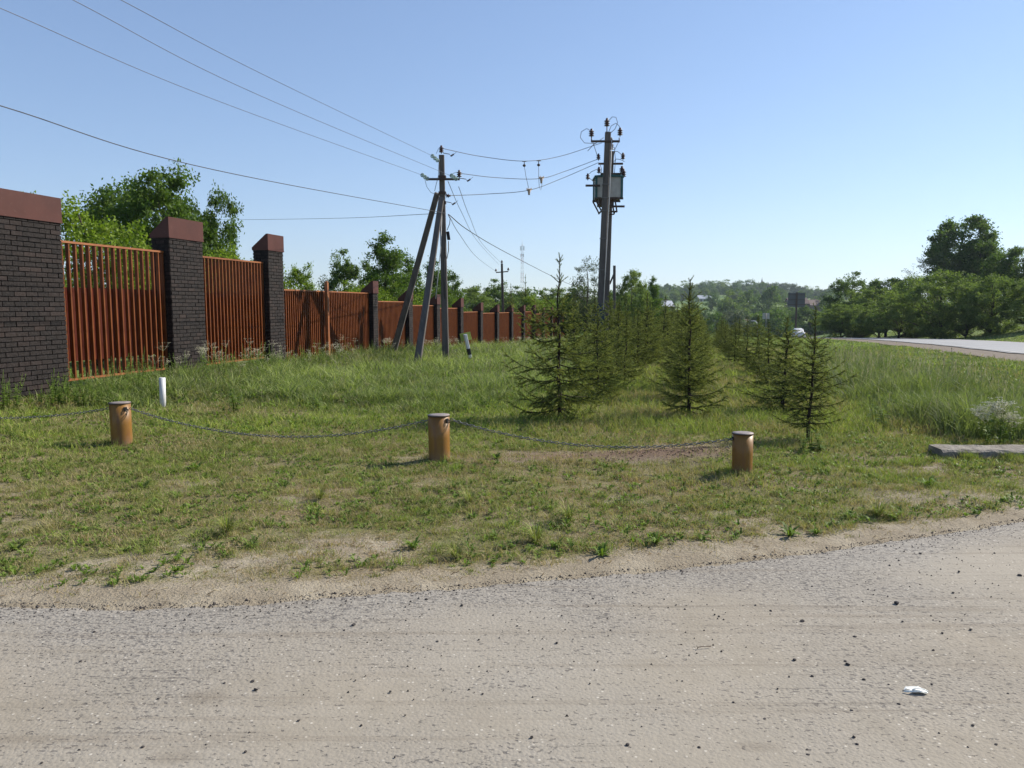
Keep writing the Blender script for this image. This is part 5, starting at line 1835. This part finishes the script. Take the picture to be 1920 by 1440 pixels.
for key, nm, mt, lab, cat in (('s', 'short_grass', 'grass_s', 'short patchy grass of the verge around the bollards, thinning to bare sand', 'grass'),
                              ('m', 'meadow_grass', 'grass_m', 'green meadow grass between the fence and the spruce rows', 'grass'),
                              ('t', 'tall_grass', 'grass_t', 'tall rough grass between the right spruce row and the main road', 'grass')):
    V = []; Q = []; T = []; A = []; off = 0
    for v, q_, t_, a in acc[key]:
        V.append(v); Q.append(q_ + off); T.append(t_ + off); A.append(a); off += len(v)
    me = np_mesh(nm, np.concatenate(V), quads=np.concatenate(Q), tris=np.concatenate(T), attrs={'tint': np.concatenate(A)})
    tag(link_mesh(nm, me, M[mt]), lab, cat, kind='stuff')
acc = None

# straw, dead stems and crumbs lying on the verge
n = 26000
y = np.sqrt(r_.uniform(3.3 ** 2, 9.5 ** 2, n)); x = r_.uniform(-1, 1, n) * (y * .82 + 1.4)
dm_ = np.exp(-(((x - 1.75) / 1.0) ** 2 + ((y - 8.2) / .42) ** 2) ** 1.5)
k = (y - edgeY(x) > .02) & (r_.random(n) < .16 + .5 * sstep(.5, .68, fbm(x * 3, y * 6, 3)) + .6 * dm_)
x, y = x[k], y[k]; n = len(x)
an = r_.uniform(0, 3.14, n) * .6 - .6; L_ = r_.uniform(.008, .05, n); wv = r_.uniform(.0015, .0035, n)
d_ = np.stack([np.cos(an), np.sin(an), r_.uniform(-.05, .25, n)], 1) * L_[:, None]; s_ = np.stack([-np.sin(an), np.cos(an), 0 * an], 1) * wv[:, None]
P = np.stack([x, y, g(x, y, True) + .004], 1)
V_ = np.stack([P - s_, P + d_ - s_ * .4, P + d_ + s_ * .4, P + s_, P + d_ * .5 + np.array([0, 0, .004])], 1).reshape(-1, 3)
b = (np.arange(n) * 5)[:, None]
T_ = np.concatenate([np.concatenate([b + i, b + j, b + 4], 1) for i, j in ((0, 1), (1, 2), (2, 3), (3, 0))])
M['straw'] = leaf_mat('straw', [(0, (.05, .035, .02)), (.5, (.20, .14, .08)), (1, (.42, .35, .23))], .1, .8, (1, 1, .9), .1)
me = np_mesh('straw', V_, tris=T_, attrs={'tint': np.repeat(r_.random(n), 5)})
tag(link_mesh('straw', me, M['straw']), 'dry straw and dead stems lying on the verge', 'straw', kind='stuff')

# seed heads over the tall grass (stalk + head)
x, y = scatter(8.5, 22, 16, r_); k = filt(x, y) & (x > R_ROW(y) + .8) & (tallness(x, y) > .5) & (x - (R0 + RT * y) < -3.6) & (fbm(x * 1.6, y * 1.6 + 50, 3) > .47)
x, y = x[k], y[k]
x2, y2 = scatter(12, 34, 6, r_); k = filt(x2, y2) & (x2 < L_ROW(y2) - .5) & (tallness(x2, y2) > .6) & (x2 - (FX0 + FT * y2) > .4)
x = np.concatenate([x, x2[k]]); y = np.concatenate([y, y2[k]])
n = len(x); h = r_.uniform(.30, .62, n) * np.where(x < L_ROW(y), .62, 1)
P = np.stack([x, y, g(x, y)], 1); dist = np.hypot(x, y)
la = r_.uniform(0, 6.28, n); ln = r_.uniform(.05, .5, n)
tipv = P + np.stack([np.cos(la) * ln * h, np.sin(la) * ln * h, h], 1)
sw = np.maximum(.003, .00035 * dist)
hw = np.maximum(.006, .0006 * dist); hl = r_.uniform(.04, .09, n)
an = r_.uniform(0, 3.14, n); sd_ = np.stack([np.cos(an), np.sin(an), 0 * an], 1)
ax = (tipv - P) / np.linalg.norm(tipv - P, axis=1)[:, None]
V = np.stack([P - sd_ * sw[:, None] / 2, P + sd_ * sw[:, None] / 2, tipv + sd_ * sw[:, None] / 2, tipv - sd_ * sw[:, None] / 2,
              tipv, tipv + ax * hl[:, None] * .4 + sd_ * hw[:, None], tipv + ax * hl[:, None], tipv + ax * hl[:, None] * .4 - sd_ * hw[:, None]], 1).reshape(-1, 3)
b = (np.arange(n) * 8)[:, None]
Q = np.concatenate([np.concatenate([b, b + 1, b + 2, b + 3], 1), np.concatenate([b + 4, b + 5, b + 6, b + 7], 1)])
me = np_mesh('grass_seed_heads', V, quads=Q, attrs={'tint': np.repeat(r_.random(n), 8)})
tag(link_mesh('grass_seed_heads', me, M['seed']), 'pale seed heads standing over the tall grass', 'grass', kind='stuff')


# ------------------------------------------------------------------ weeds
def rosette(seed, n=16, L=.10, wd=.028, up=.5):
    r2 = random.Random(seed); V = []; Q = []; T = []
    for k in range(n):
        an = r2.uniform(0, 6.28); l_ = L * r2.uniform(.5, 1.2); e_ = up * r2.uniform(.3, 1.5)
        d = Vector((math.cos(an), math.sin(an), 0)); s_ = Vector((-d.y, d.x, 0)) * wd * r2.uniform(.6, 1.2) * .5
        p0 = d * .006; p1 = d * l_ * .5 + Vector((0, 0, l_ * e_ * .8)); p2 = d * l_ + Vector((0, 0, l_ * e_ * r2.uniform(.5, 1.2)))
        b = len(V); V += [p0 - s_ * .3, p0 + s_ * .3, p1 + s_, p1 - s_, p2 + s_ * .25, p2 - s_ * .25]
        Q += [(b, b + 1, b + 2, b + 3), (b + 3, b + 2, b + 4, b + 5)]; T += [min(1, max(0, r2.gauss(.5, .2)))] * 6
    return V, Q, T


def tuft_mesh(seed, n=70, L=.13, wd=.0045, up=1.4):
    return rosette(seed, n, L, wd, up)


def quick(name, VQT, mat):
    V, Q, T = VQT
    me = np_mesh(name, np.array([tuple(v) for v in V]), quads=np.array(Q), attrs={'tint': T}); me.materials.append(mat)
    return me


RM_ = [quick('weed_tuft', rosette(i, 30, .085, .016, .6), M['weed']) for i in range(3)]
TM_ = [quick('grass_tuft', tuft_mesh(10 + i, 170, .10, .0045, .9), M['grass_s']) for i in range(3)]
for i, (px, py, kd, s_, lab) in enumerate(((1005, 1015, 't', 1.1, 'thick bright grass tuft left of centre at the edge of the bare sand'),
                             (1128, 1038, 'r', 1.1, 'spiky green weed at the sand edge nearest the road, right of centre'),
                             (1230, 1020, 'r', .9, 'small grey-green weed right of the spiky one'),
                             (1480, 1004, 'r', 1.3, 'large flat green weed near the road edge on the right'),
                             (1530, 1000, 'r', .8, 'small weed beside the large flat one'),
                             (1645, 972, 't', 1.1, 'upright grass tuft near the road on the right'),
                             (1065, 975, 't', 1.1, 'bright grass tuft behind the one at the bare sand'),
                             (270, 918, 'r', 1.0, 'bright green weed below the left bollard'),
                             (367, 880, 'r', 1.2, 'dark green weed right of the left bollard'),
                             (425, 1000, 't', 1.2, 'grass tuft in the sand at the left'),
                             (775, 1020, 'r', 1.0, 'leafy weed left of centre in the patchy verge'),
                             (855, 1040, 't', .9, 'low grass tuft in the sand left of centre'),
                             (880, 945, 't', 1.0, 'grass tuft in the middle of the verge'),
                             (930, 862, 'r', 1.0, 'weed on the dark dirt right of the middle bollard'),
                             (1740, 912, 'r', 1.3, 'leafy weed in the grass below the slab'),
                             (600, 940, 't', .9, 'grass tuft in the left part of the verge'),
                             (1045, 1022, 'r', .8, 'small yellowish weed standing alone in the sand'),
                             (470, 1020, 'r', .9, 'weed in the sand beside the left grass tuft'),
                             (30, 1030, 'r', 1.0, 'low weed at the left edge of the verge'))):
    p_ = at(px, py); me = (TM_ if kd == 't' else RM_)[i % 3]
    o = bpy.data.objects.new('grass_tuft' if kd == 't' else 'weed_plant', me); COL.objects.link(o)
    o.location = (p_.x, p_.y, gz(p_.x, p_.y)); o.rotation_euler = (0, 0, i); o.scale = (s_,) * 3
    tag(o, lab, 'grass tuft' if kd == 't' else 'weed')

# scattered small broad-leaved plants, too many to count
V = []; Q = []; T = []; off = 0
protos = [rosette(60 + i, 7, .038, .015, .7) for i in range(4)]
protos = [(np.array([tuple(v) for v in a]), np.array(b), np.array(c)) for a, b, c in protos]


def scat_leaf(x, y, s):
    global off
    for i in range(len(x)):
        a, b, c = protos[i % 4]; an = i * 2.39; ca, sa = math.cos(an), math.sin(an)
        v = np.stack([a[:, 0] * ca - a[:, 1] * sa, a[:, 0] * sa + a[:, 1] * ca, a[:, 2]], 1) * s[i] + np.array([x[i], y[i], zz0[i]])
        V.append(v); Q.append(b + off); T.append(c); off += len(v)


x, y = scatter(4.2, 11, 150, r_); k = filt(x, y) & (bare(x, y) + (fbm(x * 2, y * 2, 3) - .5) * 1.6 < .42); x, y = x[k], y[k]
zz0 = g(x, y, True) + .004; scat_leaf(x, y, r_.uniform(.4, 1.4, len(x)))
x, y = scatter(9.5, 22, 16, r_); k = filt(x, y) & (bare(x, y) < .4) & ((x < L_ROW(y)) | (r_.random(len(x)) < .4)); x, y = x[k], y[k]
zz0 = g(x, y) + .02 + .14 * r_.random(len(x)) * tallness(x, y); scat_leaf(x, y, r_.uniform(1.0, 2.3, len(x)))
me = np_mesh('low_weeds', np.concatenate(V), quads=np.concatenate(Q), attrs={'tint': np.concatenate(T)})
tag(link_mesh('low_weeds', me, M['weed']), 'small broad-leaved weeds scattered through the grass', 'weeds', kind='stuff')


# leafy tall weeds along the fence
def tall_weed(seed, H=.75, nl=34, ls=.07, umbel=0):
    r2 = random.Random(seed)
    e = empty('cow_parsley' if umbel else 'nettle')
    m = MB(); V = []; Q = []; T = []; tops = []
    for s_ in range(r2.choice((3, 4, 5))):
        an = r2.uniform(0, 6.28); ln = r2.uniform(.02, .3); h = H * r2.uniform(.65, 1.1)
        base = Vector((r2.uniform(-.08, .08), r2.uniform(-.08, .08), 0)); tp_ = base + Vector((math.cos(an) * ln * h, math.sin(an) * ln * h, h))
        m.tube([base, base.lerp(tp_, .5) + Vector((0, 0, .02)), tp_], [.005, .004, .002], 5)
        tops.append(tp_)
        for k in range(nl // 3):
            f = r2.uniform(.08, .97); c = base.lerp(tp_, f); a2 = r2.uniform(0, 6.28); l_ = ls * r2.uniform(.5, 1.3) * (1.15 - .7 * f)
            d = Vector((math.cos(a2), math.sin(a2), r2.uniform(-.3, .6))).normalized(); sd2 = Vector((-d.y, d.x, 0)).normalized() * l_ * .28
            for z in range(1 if not umbel else 3):
                dd_ = (d + Vector((r2.uniform(-.6, .6), r2.uniform(-.6, .6), r2.uniform(-.2, .3))) * (z > 0)).normalized()
                b = len(V); V += [c, c + dd_ * l_ * .5 + sd2, c + dd_ * l_ * 1.05, c + dd_ * l_ * .5 - sd2]; Q.append((b, b + 1, b + 2, b + 3)); T += [min(1, max(0, r2.gauss(.5, .2)))] * 4
        if umbel:
            pass
    m.build('stem', M['weed'], e)
    me = np_mesh('leaves', np.array([tuple(v) for v in V]), quads=np.array(Q), attrs={'tint': T}); link_mesh('leaves', me, M['weed'], e)
    if umbel:
        for tp_ in tops:
            m = MB()
            for u in range(umbel):
                c = tp_ + Vector((r2.uniform(-.11, .11), r2.uniform(-.11, .11), r2.uniform(-.02, .09)))
                m.tube([tp_ - Vector((0, 0, .08)), c], .0015, 3)
                for q_ in range(7):
                    o_ = Vector((r2.gauss(0, .022), r2.gauss(0, .022), r2.uniform(0, .008)))
                    s2 = r2.uniform(.004, .009) * (1.5 if umbel > 10 else 1)
                    m.add([c + o_ + Vector((s2, 0, 0)), c + o_ + Vector((0, s2, 0)), c + o_ - Vector((s2, 0, 0)), c + o_ - Vector((0, s2, 0)), c + o_ + Vector((0, 0, s2 * .6))], [(0, 1, 4), (1, 2, 4), (2, 3, 4), (3, 0, 4)])
            m.build('flower_head', M['umbel'], e)
    return e


CR = tall_weed(230, .50, 60, .06, 13); CR.name = 'cow_parsley'
CP = [tall_weed(200 + i, .85, 30, .07, 6) for i in range(3)]; NE = [tall_weed(210 + i, .62, 54, .085, 0) for i in range(3)]
cu = {}


def inst(e):
    if e.name in cu: return copy_tree(e)
    cu[e.name] = 1
    return e


rc = random.Random(31)
# right-hand flowering clump and left fence line
for i, (px, py, s_, lab) in enumerate(((1862, 836, .95, 'cow parsley in full cream flower in the tall grass at the right edge'), (1840, 826, .7, 'smaller cow parsley just left of the full-flowering one'), (1888, 836, .7, 'cow parsley just right of the full-flowering one'),
                                       (1100, 640, .9, None))):
    if lab is None: continue
    p_ = at(px, py); e = inst(CR); e.location = (p_.x, p_.y, gz(p_.x, p_.y)); e.scale = (s_,) * 3; e.rotation_euler = (0, 0, i * 2)
    tag(e, lab, 'cow parsley', 'flowering plants in the right-hand grass')
for k in range(62):
    Yv = 13.8 + (50 - 13.8) * (rc.random() ** 1.35)
    if k < 9: Yv = rc.choice((15.8, 16.2, 17.5, 18.5, 20, 21.5)) + rc.uniform(-.5, .5)
    off_ = -rc.uniform(.25, 1.7) if Yv < 24 else -rc.uniform(.3, 3.2)
    q_ = fpt(Yv, off_)
    e = inst(CP[k % 3]); s_ = rc.uniform(.65, 1.0)
    e.location = (q_.x, q_.y, gz(q_.x, q_.y)); e.scale = (s_,) * 3; e.rotation_euler = (0, 0, rc.uniform(0, 6.28))
    tag(e, 'white-flowered cow parsley among the weeds at the foot of the fence', 'cow parsley', 'white-flowered weeds along the fence')
for k in range(110):
    Yv = 10.8 + (34 - 10.8) * (rc.random() ** 1.6)
    q_ = fpt(Yv, -rc.uniform(.15, 1.0) if Yv > 13.5 else -rc.uniform(.15, 1.6))
    e = inst(NE[k % 3]); s_ = rc.uniform(.6, 1.1) * (.75 if Yv < 13 else 1.15 if Yv < 20 else 1)
    e.location = (q_.x, q_.y, gz(q_.x, q_.y)); e.scale = (s_,) * 3; e.rotation_euler = (0, 0, rc.uniform(0, 6.28))
    tag(e, 'leafy green weed growing against the foot of the fence', 'weed', 'leafy weeds along the fence')

for k in range(34):
    Yv = rc.uniform(11.2, 16.5); q_ = fpt(Yv, -rc.uniform(.15, 1.9))
    e = inst(NE[k % 3]); s_ = rc.uniform(.55, .95)
    e.location = (q_.x, q_.y, gz(q_.x, q_.y)); e.scale = (s_ * 1.2, s_ * 1.2, s_ * .8); e.rotation_euler = (0, 0, rc.uniform(0, 6.28))
    tag(e, 'leafy green weed growing against the foot of the fence', 'weed', 'leafy weeds along the fence')
# dark bushy weeds standing out in the meadow
for px, py, s_, lab in ((435, 778, 1.1, 'dark leafy weed clump in the meadow right of the white pipe'), (590, 770, .8, 'smaller leafy weed clump farther right in the meadow'), (1530, 850, .8, 'dense green weeds at the foot of the right-row spruce'), (1500, 855, .6, 'low weeds left of the right-row spruce trunk'), (1650, 800, 1.0, 'leafy clump at the front corner of the tall grass')):
    p_ = at(px, py); e = inst(NE[rc.randrange(3)]); e.location = (p_.x, p_.y, gz(p_.x, p_.y)); e.scale = (s_ * 1.3, s_ * 1.3, s_ * .6); tag(e, lab, 'weed')

# ------------------------------------------------------------------ thin air haze
HAZE = True
if HAZE:
    m = MB(); m.box((170, 1500, 90), (7900, 3600, 320))
    o = m.build('haze', [])
    mt = bpy.data.materials.new('haze'); mt.use_nodes = True
    n_ = mt.node_tree; n_.nodes.remove(n_.nodes['Principled BSDF'])
    pv = n_.nodes.new('ShaderNodeVolumePrincipled'); pv.inputs['Color'].default_value = (.72, .86, 1, 1); pv.inputs['Density'].default_value = .00016; pv.inputs['Anisotropy'].default_value = .3
    n_.links.new(pv.outputs[0], n_.nodes['Material Output'].inputs['Volume'])
    o.data.materials.append(mt)
    tag(o, 'thin pale haze in the air', 'haze', kind='stuff')
for c_ in list(bpy.data.objects):
    pass
